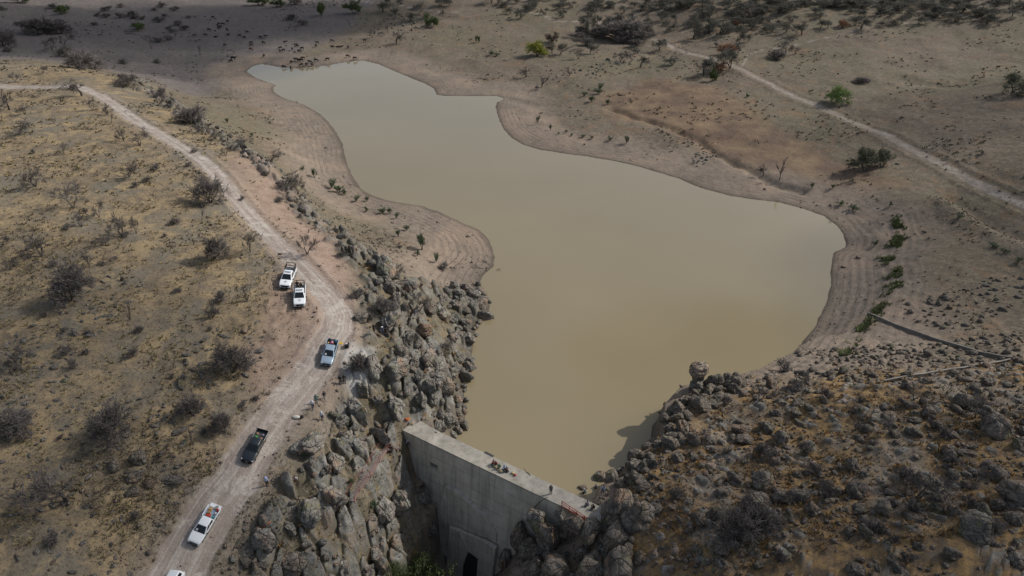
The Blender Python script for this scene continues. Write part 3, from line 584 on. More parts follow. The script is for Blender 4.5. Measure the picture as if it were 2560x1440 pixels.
# ================================================================== DAM
def build_dam():
    root = empty('concrete_dam', dam_pt(DL/2, DW/2, 0)); inv = Matrix.Translation(-Vector(root.location))
    tag(root, 'grey concrete dam wall with flat walkway crest across the rocky gorge', 'dam')
    def loc(V): return [inv @ Vector(v) for v in V]
    s0, s1 = -.5, DL+3.0
    # downstream face profile: offset towards the gorge as a function of depth
    def off(z): return -0.02-0.075*(-z)-(0.0 if z > -9 else .05*(-9-z))
    zs = [-0.25, -1.5, -3, -4.5, -5.55, -6.75, -8.5, -10.5, -12.5, -15, -18, -21, -24, -27]
    ho = dam_sn(*np.array([DA[0], DA[1]])) if False else None
    # window opening (photo 1082,1168)
    d = ray(1082, 1168); # intersect with face plane
    n3 = np.array([DM[0], DM[1], 0]); a3 = np.array([DA[0]-DM[0]*.45, DA[1]-DM[1]*.45, 0]); t = ((a3-CC) @ n3)/(d @ n3); w = CC+d*t
    hs = float(dam_sn(w[0], w[1])[0]); hz = float(w[2])
    zs = sorted(set([z for z in zs if abs(z-hz) > 1.0]+[hz+.55, hz-.45]), reverse=True)
    ss = list(np.linspace(s0, s1, 22)); ss = sorted([q for q in ss if abs(q-hs) > .9]+[hs-.75, hs+.75])
    mb = MB(); V = {}; 
    def vid(i, j, back=False):
        k = (i, j, back)
        if k not in V:
            V[k] = len(mb.v); mb.v.append(tuple(inv @ dam_pt(ss[i], DW-.02 if back else off(zs[j]), zs[j])))
        return V[k]
    for i in range(len(ss)-1):
        for j in range(len(zs)-1):
            hole = abs((ss[i]+ss[i+1])/2-hs) < .3 and abs((zs[j]+zs[j+1])/2-(hz+.05)) < .4
            if not hole: mb.f.append((vid(i, j), vid(i, j+1), vid(i+1, j+1), vid(i+1, j)))
            else:
                b = len(mb.v); n0 = off(hz)+1.6
                pts = [(ss[i], zs[j]), (ss[i], zs[j+1]), (ss[i+1], zs[j+1]), (ss[i+1], zs[j])]
                mb.v += [tuple(inv @ dam_pt(q, n0, zz)) for q, zz in pts]
                fr = [vid(i, j), vid(i, j+1), vid(i+1, j+1), vid(i+1, j)]
                for k in range(4): mb.f.append((fr[k], fr[(k+1) % 4], b+(k+1) % 4, b+k))
                mb.f.append((b, b+1, b+2, b+3))
            mb.f.append((vid(i, j, True), vid(i+1, j, True), vid(i+1, j+1, True), vid(i, j+1, True)))
    J = len(zs)-1; I = len(ss)-1
    for i in range(I):
        mb.f.append((vid(i, 0), vid(i+1, 0), vid(i+1, 0, True), vid(i, 0, True))); mb.f.append((vid(i, J), vid(i, J, True), vid(i+1, J, True), vid(i+1, J)))
    for j in range(J):
        mb.f.append((vid(0, j), vid(0, j, True), vid(0, j+1, True), vid(0, j+1))); mb.f.append((vid(I, j), vid(I, j+1), vid(I, j+1, True), vid(I, j, True)))
    mb.build('wall', M_CONC, root)
    # crest slab, widening where it meets the rock at the left end
    cb = MB(); N = 40; rnd = random.Random(5)
    for i in range(N+1):
        q = s0+(s1-s0)*i/N; e = .5*max(0, 1-(q+1.6)/5)
        j = rnd.uniform(-.03, .03)
        cb.v += [tuple(inv @ dam_pt(q, -.09+j*.3, 0)), tuple(inv @ dam_pt(q, DW+.05+e+j, 0)), tuple(inv @ dam_pt(q, DW+.05+e+j, -.28)), tuple(inv @ dam_pt(q, -.09+j*.3, -.28))]
    for i in range(N):
        for k in range(4): cb.f.append((i*4+k, i*4+(k+1) % 4, i*4+4+(k+1) % 4, i*4+4+k))
    cb.f += [(3, 2, 1, 0), (N*4, N*4+1, N*4+2, N*4+3)]
    cb.build('crest_walkway', M_CREST, root)
    # buttress blocks with outlet between
    def fpt(px, py, o=-1.9):
        d = ray(px, py); a = np.array([DA[0]+DM[0]*o, DA[1]+DM[1]*o, 0]); t = ((a-CC) @ n3)/(d @ n3); w = CC+d*t; return float(dam_sn(w[0], w[1])[0]), float(w[2])
    def block(outline, n_out, name, n_in=-0.3):
        m = MB(); P = [fpt(*q, n_out) for q in outline]; k = len(P)
        m.v += [tuple(inv @ dam_pt(a, n_out-.06*(-12-z if z < -12 else 0), z)) for a, z in P]+[tuple(inv @ dam_pt(a, n_in, z)) for a, z in P]
        m.f += [tuple(range(k)), tuple(range(k, 2*k))[::-1]]+[(i, i+k, (i+1) % k+k, (i+1) % k) for i in range(k)]
        return m.build(name, M_CONC, root, .06)
    block([(1112,1216),(1135,1226),(1210,1290),(1240,1335),(1243,1392),(1236,1560),(1100,1560),(1120,1400),(1105,1330),(1097,1270)], -1.1, 'buttress', -.4)
    block([(1122,1318),(1150,1330),(1172,1375),(1160,1412),(1160,1560),(1110,1560),(1122,1400)], -2.0, 'outlet_jamb', -1.4)
    block([(1205,1352),(1238,1372),(1236,1400),(1228,1560),(1192,1560),(1196,1395)], -2.0, 'outlet_jamb', -1.4)
    block([(1150,1328),(1206,1352),(1197,1396),(1172,1376)], -1.85, 'outlet_lintel', -1.4)
    o = block([(1160,1380),(1196,1396),(1194,1560),(1158,1560)], -1.75, 'outlet_opening_shade', -1.45); o.data.materials.clear(); o.data.materials.append(M_HOLE_SHADE)  # solid block between the jambs, coloured dark as the outlet's inner shade
    return root
DAM = build_dam()
def on_crest(px, py): return Vector(on(px, py, 0.0))

# ================================================================== TREES
def tubes_mesh(name, S, mat, k=3):
    """S rows: x0 y0 z0 x1 y1 z1 r0 r1"""
    S = np.asarray(S, float); P0, P1, r0, r1 = S[:, :3], S[:, 3:6], S[:, 6:7], S[:, 7:8]
    d = P1-P0; d /= np.linalg.norm(d, axis=1, keepdims=True)+1e-9
    up = np.where(np.abs(d[:, 2:3]) > .9, np.array([[1., 0, 0]]), np.array([[0, 0, 1.]])); u = np.cross(d, up); u /= np.linalg.norm(u, axis=1, keepdims=True)+1e-9; w = np.cross(d, u)
    V = []
    for P, r in ((P0, r0), (P1, r1)):
        for j in range(k):
            a = 2*PI*j/k; V.append(P+(u*math.cos(a)+w*math.sin(a))*r)
    V = np.stack(V, 1).reshape(-1, 3); n = len(S); b = np.arange(n)[:, None]*2*k
    F = np.concatenate([np.stack([b[:, 0]+j, b[:, 0]+(j+1) % k, b[:, 0]+k+(j+1) % k, b[:, 0]+k+j], 1) for j in range(k)])
    return npmesh(name, V, F, False, mat)
def leaf_quads(P, s, rs):
    n = len(P); a = rs.normal(size=(n, 3)); a /= np.linalg.norm(a, axis=1, keepdims=True); b = np.cross(a, rs.normal(size=(n, 3))); b /= np.linalg.norm(b, axis=1, keepdims=True)
    sz = (s*rs.uniform(.6, 1.4, (n, 1))); V = np.stack([P-a*sz, P+b*sz*.6, P+a*sz, P-b*sz*.6], 1).reshape(-1, 3); F = np.arange(n*4).reshape(-1, 4); return V, F
STY = {  # trunks, trunk len, spread, levels, kids, ratio, up, leaf count, leaf size, twig r
 'bare': (2, .30, 46, 4, (3, 4, 4, 6), .70, .16, 0, 0, .0040),
 'round': (5, .16, 42, 4, (4, 4, 5, 5), .80, .07, 0, 0, .0034),
 'thin': (1, .30, 34, 3, (4, 4, 4), .70, .25, 0, 0, .0065),
 'shrub': (8, .22, 48, 3, (3, 4, 5), .75, .06, 0, 0, .007),
 'ocotillo': (11, .9, 14, 1, (1,), .3, .5, 0, 0, .016),
 'green': (2, .30, 52, 3, (4, 4, 4), .70, .12, 7500, .019, .006),
 'lime': (5, .2, 46, 3, (4, 4, 4), .78, .05, 11000, .016, .005),
 'gorge': (3, .26, 48, 4, (3, 4, 4, 4), .74, .12, 15000, .0125, .004),
 'olive': (2, .32, 50, 4, (4, 4, 4, 5), .68, .10, 2400, .015, .0042),
 'rust': (3, .18, 48, 3, (4, 4, 5), .74, .12, 4200, .018, .006),
 'weed': (7, .35, 34, 2, (4, 4), .6, .3, 1800, .030, .01),
 'oak': (2, .30, 55, 4, (4, 4, 4, 4), .70, .08, 6500, .013, .005)}
def gen_tree(style, seed, bm_, cm_, lm_=None):
    nt, tl, spr, lev, kids, ratio, up, nl, ls, tr = STY[style]; rd = random.Random(seed*77+len(style)); T = []; Cw = []; tips = []
    def br(p, d, L, r, lv):
        n = 3 if lv < 3 else 2; pts = [p]
        for i in range(n):
            d = (d+Vector((rd.gauss(0, .17), rd.gauss(0, .17), rd.gauss(0, .12)+up*.35))).normalized(); q = pts[-1]+d*(L/n)
            if q.z < .02: q.z = .02
            r2 = max(r*(1-.16), tr*.5)
            (T if lv <= 1 else Cw).append((*pts[-1], *q, r, r2)); r = r2; pts.append(q)
        if lv >= lev: tips.append(pts[-1]); tips.append(pts[-2]); return
        for k in range(kids[lv]):
            f = rd.uniform(.35, 1.0) if k else 1.0; x = f*n; i = min(int(x), n-1); p2 = pts[i].lerp(pts[i+1], x-i)
            ang = R(spr*rd.uniform(.5, 1.15)); ax = d.cross(Vector((rd.gauss(0, 1), rd.gauss(0, 1), rd.gauss(0, 1)))).normalized()
            d2 = Matrix.Rotation(ang, 3, ax) @ d
            br(p2, d2, L*ratio*rd.uniform(.75, 1.2), max(r*rd.uniform(.5, .7), tr), lv+1)
    for t in range(nt):
        a = 2*PI*(t+rd.random()*.7)/nt; tilt = R(rd.uniform(.4, 1.0)*(spr*(.8 if nt > 2 else .5) if nt > 1 else 14))
        br(Vector((0, 0, -.03)), Vector((math.sin(tilt)*math.cos(a), math.sin(tilt)*math.sin(a), math.cos(tilt))), tl*rd.uniform(.8, 1.15), .022 if nt < 4 else .011, 0)
    A = np.array(T+Cw); cx, cy = np.median(A[:, 3]), np.median(A[:, 4]); rr = np.percentile(np.hypot(A[:, 3]-cx, A[:, 4]-cy), 93); sc = .5/rr
    if style in ('ocotillo',): sc = .9
    T = np.array(T)*sc; Cn = (np.array(Cw) if Cw else np.array(T[-3:]))*sc if Cw else None
    tm = tubes_mesh('trunk', T, bm_, 5)
    if Cn is not None and len(Cn):
        cmn = tubes_mesh('crown', Cn, cm_, 3)
    else: cmn = None
    lf = None
    if nl:
        rs = np.random.RandomState(seed+5); tp = np.array([tuple(q) for q in tips])*sc; idx = rs.randint(0, len(tp), nl)
        P = tp[idx]+rs.normal(size=(nl, 3))*.035; P[:, 2] = np.maximum(P[:, 2], .03)
        V, F = leaf_quads(P, ls, rs); lf = npmesh('foliage', V, F, False, lm_)
    hgt = float(A[:, 5].max()*sc)
    return tm, cmn, lf, hgt
_protos = {}
def tree_proto(style, n, cm=None, lm=None, bm=None):
    key = (style, lm.name if lm else '', cm.name if cm else '')
    if key not in _protos: _protos[key] = [gen_tree(style, 11*i+3, bm or M_BARK, cm or M_TWIG, lm) for i in range(n)]
    return _protos[key]
KIND = {  # style, variants, twig mat, leaf mat, name, category, description
 'b': ('bare', 6, M_TWIG, None, 'bare_tree', 'tree', 'leafless grey spreading tree'),
 'd': ('round', 4, M_TWIGD, None, 'bare_tree', 'tree', 'dense leafless dark rounded tree'),
 't': ('thin', 4, M_TWIG, None, 'bare_sapling', 'tree', 'thin leafless sapling'),
 's': ('shrub', 4, M_TWIGD, None, 'dry_shrub', 'shrub', 'low dark leafless shrub'),
 'o': ('ocotillo', 2, M_TWIG, None, 'wand_shrub', 'shrub', 'shrub of upright bare wands'),
 'g': ('green', 3, M_TWIG, M_GREEN, 'green_tree', 'tree', 'green leafy flat-topped tree'),
 'l': ('lime', 2, M_TWIG, M_LIME, 'green_bush', 'bush', 'bright lime-green round bush'),
 'y': ('lime', 2, M_TWIG, M_YEL, 'yellow_green_tree', 'tree', 'yellow-green round tree'),
 'v': ('olive', 6, M_TWIG, M_OLIVE, 'scrub_tree', 'tree', 'grey-green open scrub tree'),
 'r': ('rust', 2, M_TWIG, M_RUST, 'rusty_tree', 'tree', 'small tree with rusty orange leaves'),
 'n': ('rust', 2, M_TWIG, M_BROWNL, 'brown_tree', 'tree', 'small tree with dull brown leaves'),
 'w': ('weed', 4, M_TWIG, M_BLUEG, 'green_shrub', 'shrub', 'small leafy green mudbank shrub'),
 'k': ('oak', 2, M_TWIGD, M_DGREEN, 'evergreen_oak', 'tree', 'dark evergreen oak with spreading crown')}
TREES = []  # (kind, base px, base py, crown px width, height px)
def T(k, s):
    for q in s.split(';'):
        a = [float(v) for v in q.split(',')]; TREES.append((k, a[0], a[1], a[2], a[3] if len(a) > 3 else a[2]*.8))
T('b', '205,240,48,44;25,275,52,50;38,207,25,25;107,185,22,22;62,286,28,28;232,277,32,32;268,287,26,28;50,336,46,36;310,352,30,38;349,365,50,38;160,385,26,28;323,443,42,40;89,466,56,48;185,520,72,60;249,544,36,40;205,567,35,35;306,591,50,60;341,584,26,42;107,640,72,56;262,614,45,28;50,913,62,46;24,676,32,32;'
  '769,635,52,48;625,630,56,52;984,692,46,34;1048,782,52,52;1112,890,52,38;1035,855,34,30;679,403,46,28;615,370,40,26;716,464,60,36;744,486,52,36;565,390,34,26;514,336,40,30;538,346,34,26;420,262,58,42;1908,440,22,30;991,110,30,30;930,95,24,22;1446,148,38,26;1550,155,46,28;2063,1245,52,40;2439,1204,50,40;2439,1042,60,50;1898,1003,66,42;2137,1077,34,32;2224,1084,40,34;1915,1174,42,40;2002,972,46,34;2285,998,54,38;1750,1110,60,36;1989,134,30,22;1965,134,50,28;134,130,50,36;160,115,48,30;1314,193,26,28;168,1252,128,98;2291,1245,104,74;744,1040,1,1')
TREES.pop()
T('d', '527,507,72,70;178,752,98,88;534,648,54,56;585,930,90,74;286,1097,96,86;484,1038,60,46;561,1082,52,56;1834,1352,104,74;1888,1336,80,60;480,309,64,46;100,85,80,38;150,85,54,30;10,115,62,42;200,170,80,40;235,175,50,30;1556,100,110,54;1600,90,60,32;964,780,52,38;904,922,44,36;44,1085,86,58;2157,207,36,14;1938,147,46,22;319,215,46,30;165,140,40,26')
T('t', '278,306,14,22;390,510,14,25;504,550,16,26;225,670,20,32;664,780,14,30;484,1112,14,42;380,122,24,32;501,137,5,22;1949,449,28,52;1354,218,20,26;1425,190,22,22;742,262,6,8;600,272,10,12;1956,172,8,8;970,80,8,18;876,66,6,16')
T('s', '437,560,26,18;368,455,22,15;553,753,32,22;534,792,30,26;349,832,22,20;333,892,26,24;185,918,24,20;138,1358,36,26;340,1297,26,22;165,885,40,18;1000,620,16,8;2456,386,10,10;403,242,30,20;640,1000,20,12;700,505,26,16;860,640,22,16;895,745,30,22;925,800,26,16;1005,900,30,20;330,42,26,16;729,50,30,16;756,62,26,14;1815,1010,26,18;2380,1160,40,26;2180,1330,50,36;1520,1150,20,14;1960,925,36,22;740,10,30,14;300,45,24,14;420,100,22,12;310,160,26,14;395,158,22,12;1110,672,28,14;150,60,26,14;2330,1070,34,24;2480,1330,46,34;2010,1130,30,22;1690,1240,34,24;730,1130,20,12;960,1080,22,14')
T('o', '618,752,22,28;326,800,24,36;534,780,14,24')
T('g', '155,34,40,20;803,38,32,26;697,18,32,20;650,14,44,22;884,34,42,30;1080,68,40,25;1196,106,12,20;1780,203,24,25;1868,244,9,10;50,8,52,24;350,72,48,14')
T('l', '2093,254,52,36'); T('y', '1342,140,50,34')
T('k', '2533,230,76,42;2164,429,76,48;2204,419,52,38')
T('r', '1812,136,42,24;1797,177,34,22;1844,64,24,14;2107,69,28,16'); T('n', '1381,105,32,22;1862,40,26,14')
T('v', '957,32,40,24;990,38,26,18;1028,54,30,20;975,12,26,16;1001,12,24,16;1065,45,28,16;1048,22,30,16;1100,15,40,18;1125,15,26,16;1107,37,18,14;1230,8,40,18;1277,35,26,18;1302,44,30,20;1317,25,26,16;1339,18,30,18;1364,38,20,16;1401,22,24,16;1406,46,26,20;1431,20,22,15;1478,42,32,20;1485,17,22,14;1498,18,22,14;1519,17,24,15;1586,20,20,14;1586,50,26,18;1653,50,34,22;1690,54,22,16;1667,77,36,24;1455,90,38,44;1490,76,32,34;1517,70,22,18;1552,66,32,28;1475,134,32,28;1586,135,28,22;1600,168,28,24;1650,125,42,26;1680,162,42,26;1619,57,26,18;1381,134,28,26;1401,136,30,26;'
  '1733,97,38,38;1777,80,36,22;1800,85,50,28;1848,107,34,40;1871,104,16,18;1789,117,12,16;1846,134,24,26;1760,185,56,38;1826,171,56,44;1912,77,24,16;1965,81,32,20;2005,87,38,32;2050,70,22,16;2070,70,30,18;2125,34,30,20;2137,64,32,20;2152,72,36,24;2207,67,30,20;2237,64,24,16;2256,59,28,18;2222,44,22,15;2295,60,34,22;2150,44,34,20;2192,37,46,26;2268,37,32,18;2318,44,34,20;2335,34,36,20;2392,54,46,22;2466,59,34,20;2382,24,44,18;2523,22,42,18;1780,35,30,20;1844,26,42,20;1816,37,30,18;1861,33,48,24;1888,40,36,20;1902,37,30,16;1945,34,42,22;1955,27,30,18;1858,64,32,20;2002,20,42,20;2050,44,32,20;2053,24,46,22;2080,17,42,20;2120,16,42,20;2170,14,42,18;2224,10,42,18;2271,13,42,18;2315,20,42,20;2362,12,32,16;2523,6,60,18;2420,8,40,16;1700,20,26,14;1640,22,26,14;1560,30,24,14;1740,60,24,16')
T('w', '787,445,14,26;830,470,22,20;848,482,26,16;862,488,14,12;892,502,16,12;917,503,13,11;957,534,20,14;975,534,14,13;992,546,12,14;1016,577,15,14;996,592,11,18;1056,625,22,38;1043,640,14,14;1090,655,14,20;916,530,12,11;757,428,10,12;570,308,9,12;630,342,8,10;655,395,10,8;1345,308,9,17;1376,326,7,14;1415,332,7,7;1397,336,6,6;1428,341,8,7;1457,344,12,7;1480,347,10,8;1525,352,12,9;1565,358,12,16;1460,240,16,8;1480,256,18,14;1500,224,16,14;1520,262,14,12;1495,236,18,12;2030,470,10,14;2082,472,10,10;2100,512,20,9;2132,526,22,12;2186,614,14,12;1230,138,16,9;1240,141,12,8;2225,515,10,10;2480,618,20,10;2510,632,18,10;2545,655,18,12;2395,545,16,10;2150,1030,14,10;1005,1130,12,10;935,1270,18,14;880,1210,14,12;760,1145,16,14;870,1055,14,12')
_r = random.Random(21)
for _ in range(95):
    px = _r.uniform(1660, 2640); py = _r.uniform(1, 24+max(0, (px-1700))*.035); w = _r.uniform(22, 44); TREES.append(('v', px, py, w, w*.5))
for _ in range(34):
    px = _r.uniform(1250, 1700); py = _r.uniform(0, 30); w = _r.uniform(18, 32); TREES.append(('v', px, py, w, w*.55))
for _ in range(16):
    px = _r.uniform(1450, 1640); py = _r.uniform(64, 118); w = _r.uniform(26, 44); TREES.append(('d', px, py, w, w*.6))
for _ in range(26):
    px = _r.uniform(1720, 1990); py = _r.uniform(36, 90); w = _r.uniform(20, 36); TREES.append(('v', px, py, w, w*.55))
for _ in range(26):
    px = _r.uniform(-20, 520); py = _r.uniform(20, 150)*(.5+.5*_r.random()); w = _r.uniform(14, 30); TREES.append(('s', px, py, w, w*.5))
for _ in range(30):
    px = _r.uniform(0, 620); py = _r.uniform(380, 1100); TREES.append(('s', px, py, _r.uniform(12, 22), _r.uniform(9, 16)))
for _ in range(22):
    px = _r.uniform(1700, 2540); py = _r.uniform(990, 1420); TREES.append(('s', px, py, _r.uniform(26, 46), _r.uniform(20, 34)))
GR = {'b': 'leafless trees', 'd': 'dense leafless trees', 't': 'thin leafless saplings', 's': 'low dark dry shrubs', 'o': 'upright wand shrubs', 'g': 'green leafy trees', 'k': 'dark evergreen trees', 'r': 'rusty orange trees', 'n': 'brown-leaved trees', 'v': 'grey-green scrub trees', 'w': 'green shrubs on the muddy banks'}
def plant_all():
    rd = random.Random(99); P = at_many([(q[1], q[2]) for q in TREES])
    for (k, px, py, w, h), p in zip(TREES, P):
        sty, nv, cm_, lm_, nm, cat, desc = KIND[k]; tm, cr, lf, hg = rd.choice(tree_proto(sty, nv, cm_, lm_))
        dist = (np.array(p)-CC); zc = float(dist @ CF); mpp = zc/FPX; dep = math.atan2(-dist[2], math.hypot(dist[0], dist[1]))
        wm = w*mpp*1.08; hm = h*mpp/max(math.cos(dep), .45)*1.12
        o = empty(nm, (p.x, p.y, p.z-.05), rd.uniform(0, 6.28)); sz = hm/hg
        o.scale = (wm, wm, min(max(sz, wm*.45), wm*2.2) if k not in 'ot' else sz)
        if k == 'o': o.scale = (hm*1.1, hm*1.1, hm*1.1)
        if k == 't': o.scale = (max(wm, hm*.45),)*2+(sz,)
        tag(o, None, cat)
        if k in GR: o['group'] = GR[k]
        mk('trunk', tm, o)
        c = mk('crown', cr, o) if cr else None
        if lf: mk('foliage', lf, c or o)
        if k in 'ly': tag(o, {'l': 'bright lime-green round bush standing alone beside the far dirt track', 'y': 'yellow-green round tree on the far bank beside grey scrub trees'}[k], cat)
        else: want_label(o, desc, p)
plant_all()

# big leafy tree at the bottom of the gorge
def gorge_tree():
    for (px, py, w, zt) in ((1052, 1432, 120, -8.5), (985, 1465, 76, -8.0)):
        top = Vector(on(px, py-22, zt)); g = h1(top.x, top.y); hm = top.z-g+1.0
        o = empty('green_tree', (top.x, top.y, g-.1), .7); 
        tm, cr, lf, hg = gen_tree('gorge', 5 if w > 100 else 9, M_BARK, M_TWIG, M_GREEN); mpp = float((np.array(top)-CC) @ CF)/FPX
        o.scale = (w*mpp*1.1, w*mpp*1.1, hm/hg); mk('trunk', tm, o); c = mk('crown', cr, o)
        rs = np.random.RandomState(3); me = lf; mk('foliage', me, c)
        tag(o, 'large bright green leafy tree growing in the gorge below the dam' if w > 100 else 'smaller green tree at the bottom edge, left of the big gorge tree', 'tree')
gorge_tree()

# ================================================================== ROCKS
def rock_mesh(seed, sub=3, kind='boulder'):
    rd = random.Random(seed); bm = bmesh.new(); bmesh.ops.create_icosphere(bm, subdivisions=sub, radius=1.0)
    np_ = 11 if kind == 'boulder' else 14; PL = []
    for i in range(np_):
        n = Vector((rd.gauss(0, 1), rd.gauss(0, 1), rd.gauss(0, 1))).normalized(); PL.append((n, rd.uniform(.58, .92) if kind == 'boulder' else rd.uniform(.48, .85)))
    o = Vector((seed*3.1, seed*1.7, 0)); am = .15 if kind == 'boulder' else .17
    for v in bm.verts:
        d = v.co.normalized(); r = 1.0
        for n, h in PL:
            c = d.dot(n)
            if c > 1e-3: r = min(r, h/c)
        k = r+am*noise.fractal(d*1.8+o, .9, 2.1, 5)
        if sub >= 3:
            q = noise.voronoi(d*1.5+o)[0]; e = q[1]-q[0]
            if e < .09: k -= (.09-e)*(.9 if kind != 'boulder' else .2)
        v.co = d*k
    for f in bm.faces: f.smooth = True
    me = bpy.data.meshes.new('boulder'); bm.to_mesh(me); bm.free(); return me
def mesh_arrays(me):
    V = np.empty(len(me.vertices)*3, np.float32); me.vertices.foreach_get('co', V); F = np.empty(len(me.polygons)*3, np.int32); me.polygons.foreach_get('vertices', F); return V.reshape(-1, 3), F.reshape(-1, 3)
BOUL = [rock_mesh(i, 4, 'boulder') for i in range(8)]; SLAB = [rock_mesh(100+i, 4, 'slab') for i in range(8)]
LOWR = [mesh_arrays(rock_mesh(200+i, 2, 'boulder')) for i in range(8)]; TINY = [mesh_arrays(rock_mesh(300+i, 1, 'slab')) for i in range(5)]
for m in BOUL: m.materials.append(M_ROCKD)
for m in SLAB: m.materials.append(M_ROCK)
def rotm(rx, ry, rz): return np.array(Euler((rx, ry, rz)).to_matrix())
def merged(name, items, arrs, mat, label=None, cat=None, kind='stuff'):
    VV = []; FF = []; b = 0
    for (p, s, r) in items:
        V, F = arrs[int(abs(p[0]*37+p[1]*91)) % len(arrs)]
        VV.append((V*np.array(s)) @ rotm(*r).T+np.array(p)); FF.append(F+b); b += len(V)
    me = npmesh(name, np.concatenate(VV), np.concatenate(FF), True, mat); o = mk(name, me); tag(o, label, cat, kind=kind); return o
ROCKS = []  # (x,y,r,(sx,sy,sz),rot,type,sink)
def scatter_poly(poly_px, zref, n, rmin, rmax, power, seed, typ, maxpack=.85, cond=None, stretch=(.75, 1.25), zs=(.6, .95), order=None):
    rd = random.Random(seed); P = wp(poly_px, zref); xs = [p[0] for p in P]; ys = [p[1] for p in P]; cand = []
    X = np.array([rd.uniform(min(xs), max(xs)) for _ in range(n)]); Y = np.array([rd.uniform(min(ys), max(ys)) for _ in range(n)])
    ok = sdpoly(P, X, Y) < 0
    if cond is not None: ok &= cond(X, Y)
    for x, y in zip(X[ok], Y[ok]):
        t = rd.random(); r = rmin*(1-t*(1-(rmin/rmax)**power))**(-1/power); cand.append((r, x, y))
    cand.sort(reverse=True); grid = {}
    for r, x, y in cand:
        c = (int(x//4), int(y//4)); bad = False
        for i in (-1, 0, 1):
            for j in (-1, 0, 1):
                for (r2, x2, y2) in grid.get((c[0]+i, c[1]+j), ()):
                    if (x-x2)**2+(y-y2)**2 < (maxpack*(r+r2))**2: bad = True; break
                if bad: break
            if bad: break
        if bad: continue
        grid.setdefault(c, []).append((r, x, y))
        k = rd.uniform(*stretch); sz = rd.uniform(*zs)
        tilt = .25 if typ == 'boulder' else .35
        ROCKS.append((x, y, r, (r*k, r/k, r*sz), (rd.gauss(0, tilt), rd.gauss(0, tilt), rd.uniform(0, 6.28)), typ, rd.uniform(.15, .4)))
notroad = lambda X, Y: (dseg(ROAD, X, Y) > 3.6)
dry = lambda X, Y: (sdpoly(SHW, X, Y) > -.3) & (np.where((dam_sn(X, Y)[0] > -2) & (dam_sn(X, Y)[0] < DL+1), np.abs(dam_sn(X, Y)[1]-DW/2) > DW/2+.8, True))
STW = wp([(1000,1122,0),(962,1128,.2),(940,1160,-.3),(918,1196,-.8),(890,1232,-1),(877,1262,-1.2)], 0)
both = lambda X, Y: notroad(X, Y) & dry(X, Y) & (dseg(STW, X, Y) > 2.0)
notdamface = lambda X, Y: both(X, Y) & ~((dam_sn(X, Y)[0] > 1.5) & (dam_sn(X, Y)[0] < DL-6) & (dam_sn(X, Y)[1] < 0) & (dam_sn(X, Y)[1] > -7))
# cliffs
scatter_poly([(860,580,8),(930,620,7),(1010,700,4),(1060,780,2),(1080,880,1),(1105,1060,-1),(1040,1040,0),(980,1110,-1),(1010,1200,-5),(1080,1300,-12),(1120,1500,-22),(620,1520,-1),(660,1340,2),(730,1190,4),(800,1080,5),(868,980,5.6),(905,900,7),(915,800,7.6),(890,700,8.2)], 3, 2600, .4, 2.3, 1.1, 1, 'slab', .74, lambda X, Y: notdamface(X, Y) & ((Y < 92) | (fbm(X, Y, 6, 3, 77.) > .02)), (.6, 1.5), (.8, 1.5))
scatter_poly([(1280,1330,-6),(1420,1300,-3),(1490,1310,-.5),(1600,1260,1),(1600,1520,-1),(1180,1520,-20),(1230,1400,-15)], -5, 900, .5, 2.3, 1.1, 2, 'boulder', .66, notdamface, (.75, 1.3), (.8, 1.3))
scatter_poly([(1120,700,-1),(1190,700,-4),(1225,750,-5),(1225,800,-5),(1195,850,-5),(1130,850,-2),(1080,780,0)], -4, 500, .5, 1.7, 1.2, 3, 'slab', .68, lambda X, Y: sdpoly(SHW, X, Y) > -.8, (.8, 1.25), (.7, 1.0))
scatter_poly([(1110,900,-2),(1180,900,-5),(1162,1075,-5),(1100,1060,-1),(1060,980,1)], -3, 500, .45, 1.5, 1.2, 4, 'slab', .66, lambda X, Y: (sdpoly(SHW, X, Y) > -.5), (.7, 1.3), (.8, 1.3))
# right hill
scatter_poly([(1655,1030,.6),(1720,985,1),(1820,940,1),(1960,915,2),(2100,925,2),(2330,930,5),(2700,880,7),(3000,1000,12),(3000,1560,14),(1500,1560,-2),(1480,1330,-2),(1500,1240,0),(1580,1150,.6)], 4, 9000, .2, 1.25, 1.75, 5, 'boulder', .98, lambda X, Y: both(X, Y) & (fbm(X, Y, 7, 3, 21.0) > -.12), (.7, 1.45), (.5, .85))
scatter_poly([(1640,1080,.2),(1680,1000,1),(1760,960,1),(1860,925,1),(1860,970,2),(1740,1040,1.5),(1690,1120,1.5),(1600,1200,1),(1530,1240,.5),(1440,1250,-.5),(1500,1200,0),(1560,1150,.3)], .6, 700, .5, 1.5, 1.0, 6, 'boulder', .68, lambda X, Y: (sdpoly(SHW, X, Y) > -.4) & dry(X, Y), (.8, 1.25), (.8, 1.15))
scatter_poly([(1960,890,-3),(2120,880,-1),(2300,860,1),(2560,830,3),(2560,920,6),(2100,930,2)], 1, 900, .2, .8, 1.6, 16, 'boulder', .9, both)
# left slope outcrops
for k, (pl, n, r1) in enumerate([([(250,1110,8),(300,1040,9),(470,1070,8),(480,1180,7),(350,1220,8),(250,1190,8)], 110, 1.6), ([(0,860,12),(120,800,12),(330,650,12.4),(360,720,12),(160,960,11),(60,1080,10),(0,1080,11)], 260, .8),
      ([(560,930,9),(640,800,9.6),(660,870,9),(640,960,8),(480,1000,9),(440,960,10)], 130, .9), ([(460,880,10),(560,820,10),(580,900,9.5),(540,980,9),(470,960,9.5)], 60, .9), ([(560,1340,4),(640,1280,4),(680,1400,1),(560,1500,2)], 300, .8), ([(0,1000,11),(500,1000,9),(430,1440,5),(0,1500,8)], 350, .45)]):
    scatter_poly(pl, 10, n, .25, r1, 1.4, 30+k, 'boulder', .95, notroad, (.6, 1.7), (.28, .5))
